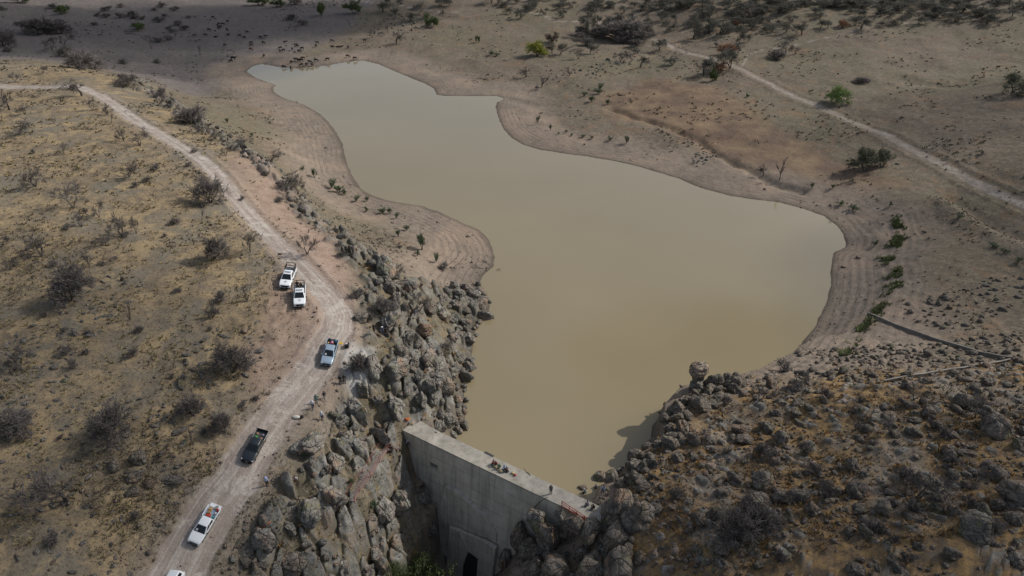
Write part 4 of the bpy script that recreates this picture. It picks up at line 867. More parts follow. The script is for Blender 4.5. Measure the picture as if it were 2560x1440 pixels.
# ridge line beyond the road
RDG = [(330,205,11),(420,258,9.4),(480,300,8.8),(560,360,8.4),(640,405,8.2),(700,455,8),(760,510,8),(830,560,8),(900,640,8.4)]
up = [(a-6, b-16, c) for a, b, c in RDG]; dn = [(a-4, b+20, c) for a, b, c in RDG]
scatter_poly([(300,150,10),(560,330,9),(700,400,8),(960,620,8),(900,700,8),(640,520,9),(450,330,10),(280,240,12)], 8, 5200, .3, 1.3, 1.5, 50, 'slab', .8, lambda X, Y: notroad(X, Y) & (dseg(RIDGE, X, Y)+fbm(X, Y, 6, 3, 19.)*3 < 3.0), (.7, 1.5), (.6, 1.0))
# far outcrop by the dry stream, loose boulders to the right of the lake
scatter_poly([(1330,215,-3),(1440,160,-2),(1480,165,-1.5),(1560,120,-1),(1600,150,0),(1480,190,-2),(1360,222,-3)], -2, 330, .3, 1.3, 1.5, 60, 'slab', .95, dry)
scatter_poly([(930,60,-2),(1000,40,-1),(1080,60,-1),(1000,90,-2),(930,90,-2.5)], -2, 160, .3, 1.2, 1.3, 61, 'slab', .9)
scatter_poly([(2260,760,0),(2470,700,1.5),(2560,690,2),(2560,760,2),(2400,830,1.5),(2280,800,0)], 1, 260, .22, .85, 1.3, 62, 'boulder', .9)
scatter_poly([(1725,390,-3),(1790,360,-2),(1800,390,-2.5),(1740,410,-3)], -3, 60, .3, .8, 1.2, 63, 'boulder', .9)
scatter_poly([(660,20,-2),(900,0,0),(760,40,-2)], -1, 200, .4, 1.2, 1.2, 64, 'boulder', .9)
# a few boulders traced one by one: px, py, half width px, z stretch
TRACED = [(2118,1190,40,.9),(2145,1222,30,.95),(1905,1200,32,.9),(1890,1245,32,.85),(1950,1240,30,.85),(2490,1065,44,.95),(2405,1000,22,.95),(2350,1035,20,1),(2320,1030,22,1),(2370,1125,24,.8),(2450,1310,52,.7),(2540,1225,50,.8),(2030,1268,24,1),(2210,1270,26,.9),(1790,1280,26,.8),(2385,1275,18,.9),(2560,1110,30,.8),
  (1100,778,32,1.05),(1075,765,22,1),(1060,820,24,.8),(1200,760,24,.7),(1165,775,16,.8),(1195,710,9,1.2),(1192,838,8,.9),(1222,695,5,.8),(1216,708,4,.8),(345,1140,24,1.0),(285,1160,20,.9),(340,1185,24,.6),(330,1225,20,.6),(612,826,11,.9),(1500,1195,26,1.1),(1455,1225,20,1),(1990,960,26,.7),(2270,960,20,.7),(2110,925,20,.7),(1165,1000,9,1.2),(1140,965,12,1.2),(1145,1030,12,1.2),
  (1290,1360,28,1.5),(1330,1300,26,1.2),(1420,1320,40,.9),(830,1240,44,1.1),(1010,1190,52,1.1),(960,860,26,1.6),(905,790,22,.8),(930,660,14,1.6),(908,640,9,1.8),(880,610,10,2.0),(990,745,20,1.3),(1010,770,14,1.3),(975,715,18,1.2),(1045,1178,36,1.2),(1058,1240,26,1.2),(1030,1290,38,.9),(1078,1322,22,1.1),(1000,1250,36,1.3),(985,1335,36,1.1),(1118,1395,14,.8),(960,1265,34,1.3),(1010,1130,16,1),(940,1380,30,1.1),(740,1400,40,.8)]
for (px, py, hw, zz), p in zip(TRACED, at_many([(q[0], q[1]+q[2]*.35) for q in TRACED])):
    r = hw*float((np.array(p)-CC) @ CF)/FPX; rd = random.Random(px)
    ROCKS = [q for q in ROCKS if (q[0]-p.x)**2+(q[1]-p.y)**2 > (.75*(q[2]+r))**2]
    ROCKS.append((p.x, p.y, r, (r*rd.uniform(.95, 1.1), r*rd.uniform(.85, 1.0), r*zz), (rd.gauss(0, .15), rd.gauss(0, .15), rd.uniform(0, 6)), 'boulder' if zz < 1.05 else 'slab', .2))
PPL = [on(a, b, c) for a, b, c in ((1462,1240,-.2),(1488,1226,0),(1508,1234,.2),(857,636,8),(866,634,8),(875,633,8),(883,634,8),(806,1050,6),(783,1022,6.3),(792,1008,6.3),(812,999,6),(852,960,6.6),(862,958,6.6),(741,1211,4),(669,1215,4.8),(1020,1112,0),(937,842,7),(957,842,7),(966,842,7),(868,867,7.5),(854,872,7.6),(668,1313,2))]
ROCKS = [q for q in ROCKS if all((q[0]-p[0])**2+(q[1]-p[1])**2 > (.55+q[2])**2 for p in PPL)]
_RX = np.array([q[0] for q in ROCKS]); _RY = np.array([q[1] for q in ROCKS]); _RZ = height(_RX, _RY)
RK = []
for q, z in zip(ROCKS, _RZ):
    zz = z+q[3][2]*(.42-q[6]); px, py, w = proj((q[0], q[1], zz)); ap = q[2]/w*FPX
    vis = -80 < px < 2640 and -60 < py < 1500
    RK.append((ap if vis else 0, q, zz, px, py))
RK.sort(key=lambda a: -a[0]); big = [a for a in RK[:288]]; rest = RK[288:]
for i, (ap, q, zz, px, py) in enumerate(big):
    ms = BOUL if q[5] == 'boulder' else SLAB; o = mk('boulder', ms[i % 8], None, (q[0], q[1], zz)); o.scale = q[3]; o.rotation_euler = q[4]
    tag(o, None, 'boulder'); zone = 'right' if px > 1330 else 'left'
    flat = q[3][2] < .6*q[2]; tall = q[3][2] > 1.1*q[2]
    desc = ('grey hillside boulder' if (zone == 'right' and not tall) else 'tall craggy rock' if tall else 'flat grey rock' if flat else 'pinkish-grey cliff rock' if q[5] == 'slab' else 'rounded grey boulder')
    o['group'] = desc+'s'; want_label(o, desc, (q[0], q[1], zz))
_it = lambda c: [((q[0], q[1], zz), q[3], q[4]) for ap, q, zz, px, py in rest if c(q)]
_rt = lambda q: q[0] > 6 and q[1] < 110
merged('small_boulders', _it(_rt), LOWR, M_ROCKD, 'countless half-buried dark stones and small boulders covering the right hillside', 'stones')
merged('small_boulders', _it(lambda q: not _rt(q)), LOWR, M_ROCK, 'countless small grey stones and boulders on the cliffs, left slope and banks', 'stones')

for px, py, r, zz in ((1345,1292,1.5,1.1),(1400,1284,1.0,1.1),(1296,1335,1.3,1.7),(1372,1335,1.9,1.0),(1325,1380,1.8,1.2),(1262,1392,1.2,1.6),(1288,1425,1.7,1.2),(1435,1305,1.3,.9),(1385,1400,2.0,1.0),(1232,1432,.9,1.1)):
    d = ray(px, py); o_ = -.8-r*.75; a = np.array([DA[0]+DM[0]*o_, DA[1]+DM[1]*o_, 0]); n3 = np.array([DM[0], DM[1], 0]); w = Vector(CC+d*(((a-CC) @ n3)/(d @ n3)))
    o = mk('boulder', (BOUL+SLAB)[int(px+py) % 16], None, w-Vector((0, 0, r*zz*.35))); o.scale = (r, r*.95, r*zz*1.25); o.rotation_euler = (.1, -.1, px*.7)
    tag(o, None, 'boulder'); o['group'] = 'abutment boulders'; want_label(o, 'large abutment boulder against the dam', w)
# balanced rock pillar (cap rock on two supporting blocks)
pb = Vector((28.0, 83.7, 0)); pb.z = h1(pb.x, pb.y)
CAPM = BOUL[1].copy(); CAPM.materials.clear(); CAPM.materials.append(M_STONE)
pil = empty('rock_pillar', pb); tag(pil, 'balanced pillar of stacked rocks with a pale cap boulder at the water edge', 'rock pillar')
_ty = [(abs(proj((pb.x, pb.y, pb.z+k*.1))[1]-912), k*.1) for k in range(20, 90)]; top = min(_ty)[1]
for nm, ms, z, s, off in (('base_rock', SLAB[2], .5, (1.5, 1.2, 1.3), (.1, 0)), ('support_block', SLAB[4], top*.45, (.75, .7, top*.30), (-.35, 0)), ('support_block', SLAB[5], top*.42, (.6, .55, top*.25), (.55, .25)), ('cap_rock', CAPM, top-.85, (1.6, 1.5, 1.15), (0, 0))):
    o = mk(nm, ms, pil, (off[0], off[1], z)); o.scale = s; o.rotation_euler = (.1, .1, z)

# ================================================================== SMALL LOOSE STUFF
def world_scatter(n, seed, ulim=.98, d0=53.5, d1=8.0):
    rs = np.random.RandomState(seed); u = rs.uniform(-ulim, ulim, n); s = rs.uniform(math.tan(R(d1-PITCH)), math.tan(R(d0-PITCH)), n)
    dep = np.arctan(s)+R(PITCH); y = (CAM_H-2)/np.tan(dep); return u*(y+20), y, rs
def stones():
    x, y, rs = world_scatter(26000, 4); z = height(x, y); q = zones(x, y); sn = dam_sn(x, y)
    pr = .25+.75*q['rock']+.35*q['bank']+.45*q['orange']+.8*q['verge']*(1-q['road'])+.25*q['pink']+.12*(q['sd'] < 8)
    pr = pr*np.where(q['road'] > .5, .08, 1)*np.where(y > 170, .5, 1); keep = (rs.rand(len(x)) < pr) & (q['sd'] > .1) & ~((np.abs(sn[1]-1.3) < 1.8) & (sn[0] > -2) & (sn[0] < DL+3)); x, y, z = x[keep], y[keep], z[keep]; n = len(x)
    sz = .09*(1-rs.rand(n)*(1-(.09/.5)**1.6))**(-1/1.6)*(1+.35*(y > 130))
    V, F = [], []; b = 0
    for k, (tv, tf) in enumerate(TINY):
        idx = np.arange(k, n, len(TINY)); m = len(idx); a = rs.uniform(0, 6.28, m); ca, sa = np.cos(a), np.sin(a)
        sx = sz[idx]*rs.uniform(.8, 1.5, m); sy = sz[idx]*rs.uniform(.7, 1.1, m); s3 = sz[idx]*rs.uniform(.5, .9, m)
        X = tv[None, :, 0]*sx[:, None]; Y = tv[None, :, 1]*sy[:, None]; Z = tv[None, :, 2]*s3[:, None]
        V.append(np.stack([X*ca[:, None]-Y*sa[:, None]+x[idx, None], X*sa[:, None]+Y*ca[:, None]+y[idx, None], Z+z[idx, None]+s3[:, None]*.25], 2).reshape(-1, 3))
        F.append((tf[None]+(np.arange(m)*len(tv))[:, None, None]+b).reshape(-1, 3)); b += m*len(tv)
    o = mk('loose_stones', npmesh('loose_stones', np.concatenate(V), np.concatenate(F), False, M_STONE)); tag(o, 'fist to knee sized loose stones strewn over ground, banks and road edges', 'stones', kind='stuff')
stones()
def tufts(name, n, seed, dens, hgt, nb, mat, label, spread=.35, xy=None, wid=.035, cat='grass'):
    if xy is None: x, y, rs = world_scatter(n, seed)
    else: x, y = xy; rs = np.random.RandomState(seed)
    q = zones(x, y); pr = dens(x, y, q); sn = dam_sn(x, y); keep = (rs.rand(len(x)) < pr) & (q['sd'] > .3) & (q['road'] < .3) & ~((np.abs(sn[1]-1.3) < 1.6) & (sn[0] > -2) & (sn[0] < DL+3))
    x, y = x[keep], y[keep]; z = height(x, y); n = len(x); s = rs.uniform(.6, 1.4, n)*(1+.5*np.clip((y-90)/100, 0, 1.5))
    a = rs.uniform(0, 2*PI, (n, nb)); ln = hgt*s[:, None]*rs.uniform(.6, 1.2, (n, nb)); ti = rs.uniform(.15, .95, (n, nb)); r0 = rs.uniform(0, spread*.5, (n, nb))*s[:, None]
    bx = x[:, None]+np.cos(a)*r0; by = y[:, None]+np.sin(a)*r0; tx = bx+np.cos(a)*ln*ti; ty = by+np.sin(a)*ln*ti; tz = z[:, None]+ln*np.sqrt(1-ti*ti*.8)
    w = wid*s[:, None]*(1+y[:, None]/90); ox = -np.sin(a)*w; oy = np.cos(a)*w
    V = np.stack([np.stack([bx-ox, by-oy, np.repeat(z[:, None], nb, 1)-.03], 2), np.stack([bx+ox, by+oy, np.repeat(z[:, None], nb, 1)-.03], 2), np.stack([tx, ty, tz], 2)], 2).reshape(-1, 3)
    o = mk(name, npmesh(name, V, np.arange(len(V)).reshape(-1, 3), False, mat)); tag(o, label, cat, kind='stuff')
tufts('dry_grass', 46000, 11, lambda x, y, q: q['straw']*(1-.8*q['pink'])*sstep(-.25, .35, fbm(x, y, 5, 3, 31.))*(y < 190), .34, 7, M_STRAW, 'straw-coloured dry grass tufts over the slope left of the dirt road')
tufts('orange_grass', 40000, 12, lambda x, y, q: q['orange']*sstep(-.3, .3, fbm(x, y, 3.5, 3, 41.)), .36, 7, M_ORNG, 'orange-brown dry grass between the boulders of the right hillside')
tufts('cliff_grass', 12000, 13, lambda x, y, q: q['rock']*sstep(-.1, .3, fbm(x, y, 3, 3, 51.)), .42, 8, M_ORNG, 'dry grass tufts growing in the cracks of the gorge cliffs')
tufts('low_scrub', 120000, 14, lambda x, y, q: np.clip(.5+.2*q['straw']-.5*q['bank'], 0, 1)*sstep(.0, .35, fbm(x, y, 22, 5, 61., .62))*(q['sd'] > 6)*(1-q['pink']*.7), .22, 6, M_SCRUB, 'low dark dry scrub dotted over the hillsides', .6)
RIB = wp([(2228,548,-1.5),(2262,578,-1.2),(2240,600,-1.5),(2218,628,-1.8),(2238,665,-1.3),(2242,700,-1),(2238,735,-1),(2200,765,-1.3),(2180,800,-1.5),(2145,835,-1.8),(2128,870,-1.2),(2104,905,-.3)], -1.4)
def ribbon():
    rs = np.random.RandomState(8); X = []; Y = []
    for i in range(len(RIB)-1):
        a, b = RIB[i], RIB[i+1]; m = int(np.hypot(a[0]-b[0], a[1]-b[1])*30); t = rs.rand(m); ww = .7 if i < 7 else .45
        X.append(a[0]+(b[0]-a[0])*t+rs.normal(size=m)*ww); Y.append(a[1]+(b[1]-a[1])*t+rs.normal(size=m)*ww)
    tufts('green_grass', 0, 15, lambda x, y, q: np.clip(.35+fbm(x, y, 4, 2, 5.)*1.6, 0, 1), .48, 7, M_REED, 'winding ribbon of fresh green grass on the right bank of the lake', .5, (np.concatenate(X), np.concatenate(Y)), .04)
ribbon()
# ================================================================== CLOUDS out of view: cloud shade at far left, added darkening at corners and edges
for a in ((330,60,-2,150,62,44,0), (60,110,0,110,60,40,.1), (700,50,-2,90,50,34,.1), (480,165,-3,52,26,26,.2), (20,1150,9,30,34,17,.3), (330,1500,5,34,18,14,0), (-60,760,12,34,22,12,0), (2520,1250,10,28,26,17,-.2), (1900,1520,4,38,14,14,0), (2640,620,3,42,40,15,0), (1150,1500,-5,26,11,12,0), (2560,300,4,60,40,16,0)):
    cloud(*a)

# ================================================================== PEOPLE
_sk = {}
def skin_mesh(key, V, E, rad, sub=1):
    if key in _sk: return _sk[key]
    me = bpy.data.meshes.new(key); me.from_pydata(V, E, []); o = bpy.data.objects.new('tmp', me); COL.objects.link(o)
    sm = o.modifiers.new('s', 'SKIN'); sm.use_smooth_shade = True; sv = me.skin_vertices[0].data
    for i, r in enumerate(rad):
        sv[i].radius = r if isinstance(r, tuple) else (r, r); sv[i].use_root = (i == 0)
    sb = o.modifiers.new('b', 'SUBSURF'); sb.levels = sub; sb.render_levels = sub
    dg = bpy.context.evaluated_depsgraph_get(); m = bpy.data.meshes.new_from_object(o.evaluated_get(dg)); m.name = key
    bpy.data.objects.remove(o); m.materials.clear(); m.materials.append(M_SKIN); _sk[key] = m; return m
def V3(*a): return Vector(a)
POSE = {
 'stand': dict(pel=(0,0,.93), spi=(0,0,1.12), che=(0,0,1.33), nek=(.0,0,1.49), hed=(.02,0,1.60), elb=[(-.02,.25,1.15),(-.02,-.25,1.15)], wri=[(.06,.27,.90),(.06,-.27,.90)], kne=[(.02,.10,.50),(.01,-.10,.50)], ank=[(0,.11,.08),(-.02,-.11,.08)]),
 'walk': dict(pel=(0,0,.91), spi=(.01,0,1.10), che=(.03,0,1.31), nek=(.05,0,1.47), hed=(.08,0,1.58), elb=[(.10,.24,1.14),(-.14,-.24,1.14)], wri=[(.26,.22,.98),(-.12,-.25,.89)], kne=[(-.04,.10,.49),(.20,-.09,.52)], ank=[(-.32,.10,.16),(.26,-.09,.08)]),
 'wide': dict(pel=(0,0,.86), spi=(0,0,1.05), che=(0,0,1.26), nek=(.0,0,1.42), hed=(.03,0,1.53), elb=[(.02,.34,1.14),(.02,-.34,1.14)], wri=[(.12,.20,.96),(.12,-.20,.96)], kne=[(.04,.26,.46),(.02,-.26,.46)], ank=[(0,.36,.08),(0,-.36,.08)]),
 'hold': dict(pel=(0,0,.93), spi=(0,0,1.12), che=(0,0,1.33), nek=(.02,0,1.49), hed=(.05,0,1.60), elb=[(.10,.25,1.17),(.10,-.25,1.17)], wri=[(.32,.10,1.16),(.32,-.06,1.10)], kne=[(.03,.12,.50),(-.01,-.12,.50)], ank=[(.03,.15,.08),(-.04,-.13,.08)]),
 'sit': dict(pel=(0,0,.16), spi=(.04,0,.36), che=(.10,0,.56), nek=(.16,0,.71), hed=(.21,0,.82), elb=[(.20,.28,.44),(.20,-.28,.44)], wri=[(.38,.14,.42),(.38,-.14,.42)], kne=[(.38,.15,.46),(.38,-.15,.46)], ank=[(.52,.13,.08),(.52,-.13,.08)]),
 'perch': dict(pel=(0,0,.46), spi=(.02,0,.65), che=(.06,0,.85), nek=(.10,0,1.01), hed=(.14,0,1.12), elb=[(.10,.28,.70),(.10,-.28,.70)], wri=[(.30,.20,.56),(.30,-.20,.56)], kne=[(.42,.15,.50),(.42,-.15,.50)], ank=[(.44,.15,.08),(.50,-.15,.08)])}
def make_person(pose, loc, yaw, shirt, trous, hair=('hair', (.015,.012,.01)), vest=None, label='', group=None, scale=1.0, carry=None, hood=False):
    P = POSE[pose]; up = (Vector(P['nek'])-Vector(P['che'])).normalized(); pel, spi, che, nek, hed = (Vector(P[k]) for k in ('pel', 'spi', 'che', 'nek', 'hed'))
    V = [pel, spi, che, nek, hed, hed+up*.08]; E = [(0, 1), (1, 2), (2, 3), (3, 4), (4, 5)]; Rd = [(.125, .10), (.12, .10), (.14, .105), (.05, .05), (.085, .085), (.075, .075)]
    def a(v, r, p): V.append(Vector(v)); Rd.append(r); E.append((p, len(V)-1)); return len(V)-1
    a(hed+Vector((.105, 0, -.01)), .014, 4)
    for s in (1, -1): a(hed+Vector((-.01, .095*s, 0)), .016, 4)
    for s, i in ((1, 0), (-1, 1)):
        sh = che+up*.10+Vector((0, .175*s, 0)); k = a(sh, .055, 2); el = Vector(P['elb'][i]); wr = Vector(P['wri'][i]); k = a(el, .042, k); k = a(wr, .028, k)
        d = (wr-el).normalized(); pm = wr+d*.07; k = a(pm, (.036, .018), k); lat = d.cross(Vector((0, 0, 1))); lat = lat.normalized() if lat.length > .1 else Vector((1, 0, 0))
        for f, ln in ((-1.5, .055), (-.5, .072), (.5, .076), (1.5, .066)):
            q = pm+lat*f*.019+d*.03; j = a(q, .0095, k); j = a(q+d*ln*.5+Vector((0, 0, -.008)), .009, j); a(q+d*ln+Vector((0, 0, -.03)), .008, j)
        j = a(wr+d*.03-lat*.045, .011, k-0); a(wr+d*.07-lat*.065, .009, j)
        hp = pel+Vector((0, .085*s, -.03)); k = a(hp, .085, 0); kn = Vector(P['kne'][i]); an = Vector(P['ank'][i]); k = a(kn, .055, k); k = a(an, .04, k); a(an+Vector((.15, .02*s, -.04)), .032, k)
    body = skin_mesh('body_'+pose, [tuple(v) for v in V], E, Rd)
    def sub(key, pts, ed, rr):
        return skin_mesh(key+'_'+pose, [tuple(v) for v in pts], ed, rr)
    sv = [spi, pel+up*.03, che, che+up*.11]; se = [(0, 1), (0, 2), (2, 3)]; sr = [(.15, .125), (.155, .13), (.17, .13), (.10, .09)]
    for s, i in ((1, 0), (-1, 1)):
        b = len(sv); sh = che+up*.10+Vector((0, .18*s, 0)); sv += [sh, Vector(P['elb'][i]), Vector(P['elb'][i]).lerp(Vector(P['wri'][i]), .85)]; se += [(2, b), (b, b+1), (b+1, b+2)]; sr += [.078, .062, .048]
    shirtm = sub('shirt', sv, se, sr)
    tv = [pel]; te = []; tr = [(.155, .125)]
    for s, i in ((1, 0), (-1, 1)):
        b = len(tv); tv += [pel+Vector((.01, .095*s, -.06)), Vector(P['kne'][i]), Vector(P['ank'][i])+Vector((0, 0, .02))]; te += [(0, b), (b, b+1), (b+1, b+2)]; tr += [.105, .078, .06]
    trm = sub('trousers', tv, te, tr)
    wy = float(loc[1]); scale = scale*(.88 if wy < 88 else .94 if wy < 105 else 1.0)
    o = empty('person', loc, yaw); o.scale = (scale,)*3; tag(o, label, 'person', group)
    def ch(nm, me, mat):
        c = mk(nm, me, o)
        if mat: c.material_slots[0].link = 'OBJECT'; c.material_slots[0].material = mat
        return c
    ch('body', body, None); ch('shirt', shirtm, cloth(shirt)); ch('trousers', trm, cloth(trous))
    kind, hc = hair
    m = MB()
    if kind == 'hair': m.ell(hed+Vector((-.018, 0, .045)), (.105, .10, .09))
    elif kind == 'cap': m.ell(hed+Vector((-.005, 0, .06)), (.108, .105, .085)); m.ell(hed+Vector((.10, 0, .045)), (.08, .07, .012))
    elif kind == 'hat': m.ell(hed+Vector((0, 0, .075)), (.105, .10, .08)); m.ell(hed+Vector((0, 0, .055)), (.20, .19, .015))
    else: m.ell(hed+Vector((-.02, 0, .02)), (.125, .125, .135)); m.ell(nek, (.11, .12, .07))
    m.build(kind, cloth(hc), o, 0, True)
    m = MB()
    for i in (0, 1): m.ell(Vector(P['ank'][i])+Vector((.06, 0, -.035)), (.14, .055, .045))
    m.build('shoes', M_BLACK, o, 0, True)
    m = MB()
    for s in (1, -1): m.ell(hed+Vector((.082, .032*s, .012)), (.012, .014, .008), 6, 4)
    m.build('eyes', M_BLACK, o)
    if vest:
        vm = skin_mesh('vest_'+pose, [tuple(spi), tuple(pel+up*.08), tuple(che), tuple(che+up*.08)], [(0, 1), (0, 2), (2, 3)], [(.175, .15), (.17, .145), (.19, .15), (.13, .11)]); ch('vest', vm, cloth(vest))
    return o
def ground_person(px, py, *a, **k):
    p = at(px, py); dz = k.pop('dz', -.02)
    return make_person(a[0], (p.x, p.y, p.z+dz), a[1], *a[2:], **k)
W_, BK, NV, GY_, TEAL = (.62,.63,.70), (.015,.015,.018), (.03,.04,.08), (.09,.09,.09), (.10,.17,.16)
ground_person(783,1022,'walk',-1.2,W_,NV,('hood',W_),label='person in white hooded top walking on the rocks, nearest to the road edge')
ground_person(792,1008,'stand',-1.3,TEAL,TEAL,('cap',(.06,.09,.08)),label='person in grey-green uniform standing behind the walking white-hooded person')
ground_person(812,999,'walk',-.8,(.05,.05,.055),(.18,.18,.19),('hair',BK),vest=BK,label='person in black vest and grey trousers standing on orange grass by the rocks')
ground_person(852,960,'hold',-1.7,BK,(.03,.04,.035),('cap',BK),vest=BK,label='left one of two people in black uniform standing side by side on pale rock')
ground_person(862,958,'hold',-1.2,BK,BK,('cap',BK),vest=(.03,.03,.03),label='right one of two people in black uniform standing side by side on pale rock')
ground_person(806,1050,'stand',-1.5,W_,NV,('hood',W_),label='person in white hooded top standing alone on the pale rock beside the road')
ground_person(669,1215,'stand',-1.4,(.45,.50,.68),BK,('hat',(.45,.5,.7)),label='person in pale blue shirt and hat standing below the charcoal pickup')
ground_person(741,1211,'wide',-1.5,(.6,.6,.6),BK,('hair',BK),vest=(.16,.05,.04),label='person with white sleeves and reddish vest standing with legs apart among rocks')
ground_person(1020,1112,'sit',-1.2,W_,(.12,.02,.02),('cap',(.55,.57,.65)),vest=BK,dz=.25,label='person in white cap and dark red trousers sitting at the stairway top')
for i, (px, py, ps, yw, sh, tr, hr, lb) in enumerate([(1231,1160,'sit',-.4,(.22,.02,.025),(.02,.02,.03),('hair',BK),'person in dark red jacket sitting at the left end of the group on the crest'),
    (1241,1162,'sit',-2.0,(.30,.06,.04),(.05,.04,.04),('hair',BK),'person in brick red top sitting second from left on the crest'),
    (1249,1169,'sit',-1.9,(.02,.20,.10),(.25,.22,.10),('cap',(.03,.05,.05)),'person in green top sitting in the middle of the group on the crest'),
    (1259,1173,'sit',-1.0,(.45,.55,.70),(.03,.05,.10),('cap',(.04,.12,.28)),'person in blue cap and white top sitting fourth from left on the crest'),
    (1269,1180,'sit',2.4,BK,BK,('hair',BK),'person in black clothes sitting at the right end of the group on the crest')]):
    w = on_crest(px, py); make_person(ps, (w.x, w.y, 0.0), yw, sh, tr, hr, label=lb)
w = on_crest(1377, 1234); make_person('stand', (w.x, w.y, 0.0), -1.7, (.085,.085,.08), (.03,.03,.03), ('hair', BK), label='person in grey shirt standing alone on the dam crest')
ground_person(1462,1240,'perch',-2.6,(.05,.25,.40),BK,('cap',(.6,.6,.65)),dz=.35,label='person in white cap and blue top sitting on rock beside the crest end')
ground_person(1488,1226,'sit',-1.6,(.6,.62,.64),BK,('hair',BK),dz=.5,label='person in white top sitting in front of the large rounded waterside boulder')
ground_person(1508,1234,'perch',-2.0,(.35,.42,.58),NV,('hair',BK),dz=.4,label='person in pale blue shirt and navy trousers leaning between the boulders')
w = on_crest(1470, 1262); make_person('sit', (w.x, w.y, 0.0), -2.4, W_, NV, ('hair', BK), label='person in white top and dark hair sitting on the shaded crest edge')
w = on_crest(1484, 1270); make_person('sit', (w.x, w.y, 0.0), -2.2, BK, BK, ('hair', BK), label='person in black sitting on the shaded crest edge near the rocks')
for i, (px, py, yw, sh, lb) in enumerate([(857,636,-2.4,(.03,.03,.035),'leftmost of four people in dark clothes standing at the upper cliff rocks'), (866,634,-1.2,(.05,.05,.055),'second from left of four people in dark clothes at the upper cliff rocks'), (875,633,-1.6,(.04,.045,.04),'third from left of four people in dark clothes at the upper cliff rocks'), (883,634,-.9,(.07,.07,.075),'rightmost of four people in dark clothes standing at the upper cliff rocks')]):
    ground_person(px, py, 'stand', yw, sh, BK, ('hair', BK), label=lb)
ground_person(937,842,'stand',-2.0,BK,BK,('hair',BK),dz=.8,label='person in black standing on the cliff rocks, left of the white-capped sitter')
ground_person(957,842,'perch',-1.2,(.10,.12,.17),NV,('hat',(.6,.6,.6)),dz=.8,label='person in pale hat and grey-blue top sitting on the cliff rocks')
ground_person(966,842,'sit',-1.0,BK,BK,('hair',BK),dz=.9,label='person in dark clothes sitting on the cliff rocks, right of the pale-hatted sitter')
ground_person(135,762,'walk',2.4,(.20,.21,.22),(.3,.3,.3),('hair',BK),label='person in grey standing in the grass at the big round bare bush')
ground_person(303,702,'sit',.4,BK,BK,('hair',BK),label='person in dark clothes sitting alone on stones on the left slope')

# ================================================================== VEHICLES (front = +X)
def fr(x0b, x1b, x0t, x1t, yb, yt, zb, zt):
    return [Vector(v) for v in ((x0b,-yb,zb),(x1b,-yb,zb),(x1b,yb,zb),(x0b,yb,zb),(x0t,-yt,zt),(x1t,-yt,zt),(x1t,yt,zt),(x0t,yt,zt))]
def panel(m, q, u0, u1, v0, v1, off=.012):
    a, b, c, d = q  # a->b bottom, d->c top
    P = [a.lerp(b, u).lerp(d.lerp(c, u), v) for u, v in ((u0, v0), (u1, v0), (u1, v1), (u0, v1))]
    n = (P[1]-P[0]).cross(P[3]-P[0]).normalized(); m.add([p+n*off for p in P]+[p-n*.02 for p in P], [(0, 1, 2, 3), (7, 6, 5, 4), (0, 4, 5, 1), (1, 5, 6, 2), (2, 6, 7, 3), (3, 7, 4, 0)])
def wheels(root, xs, r=.39, y=.80):
    for x in xs:
        for s in (1, -1):
            m = MB(); m.tube([(x, s*(y-.12), r), (x, s*(y-.10), r), (x, s*(y+.12), r), (x, s*(y+.14), r)], [r*.9, r, r, r*.9], 20); t = m.build('tyre', M_TYRE, root)
            m = MB(); m.tube([(x, s*(y+.10), r), (x, s*(y+.155), r)], [.24, .22], 12)
            for k in range(5): m.box((x+math.cos(k*1.257)*.11, s*(y+.155), r+math.sin(k*1.257)*.11), (.05, .02, .05))
            m.build('rim', M_RIM, t)
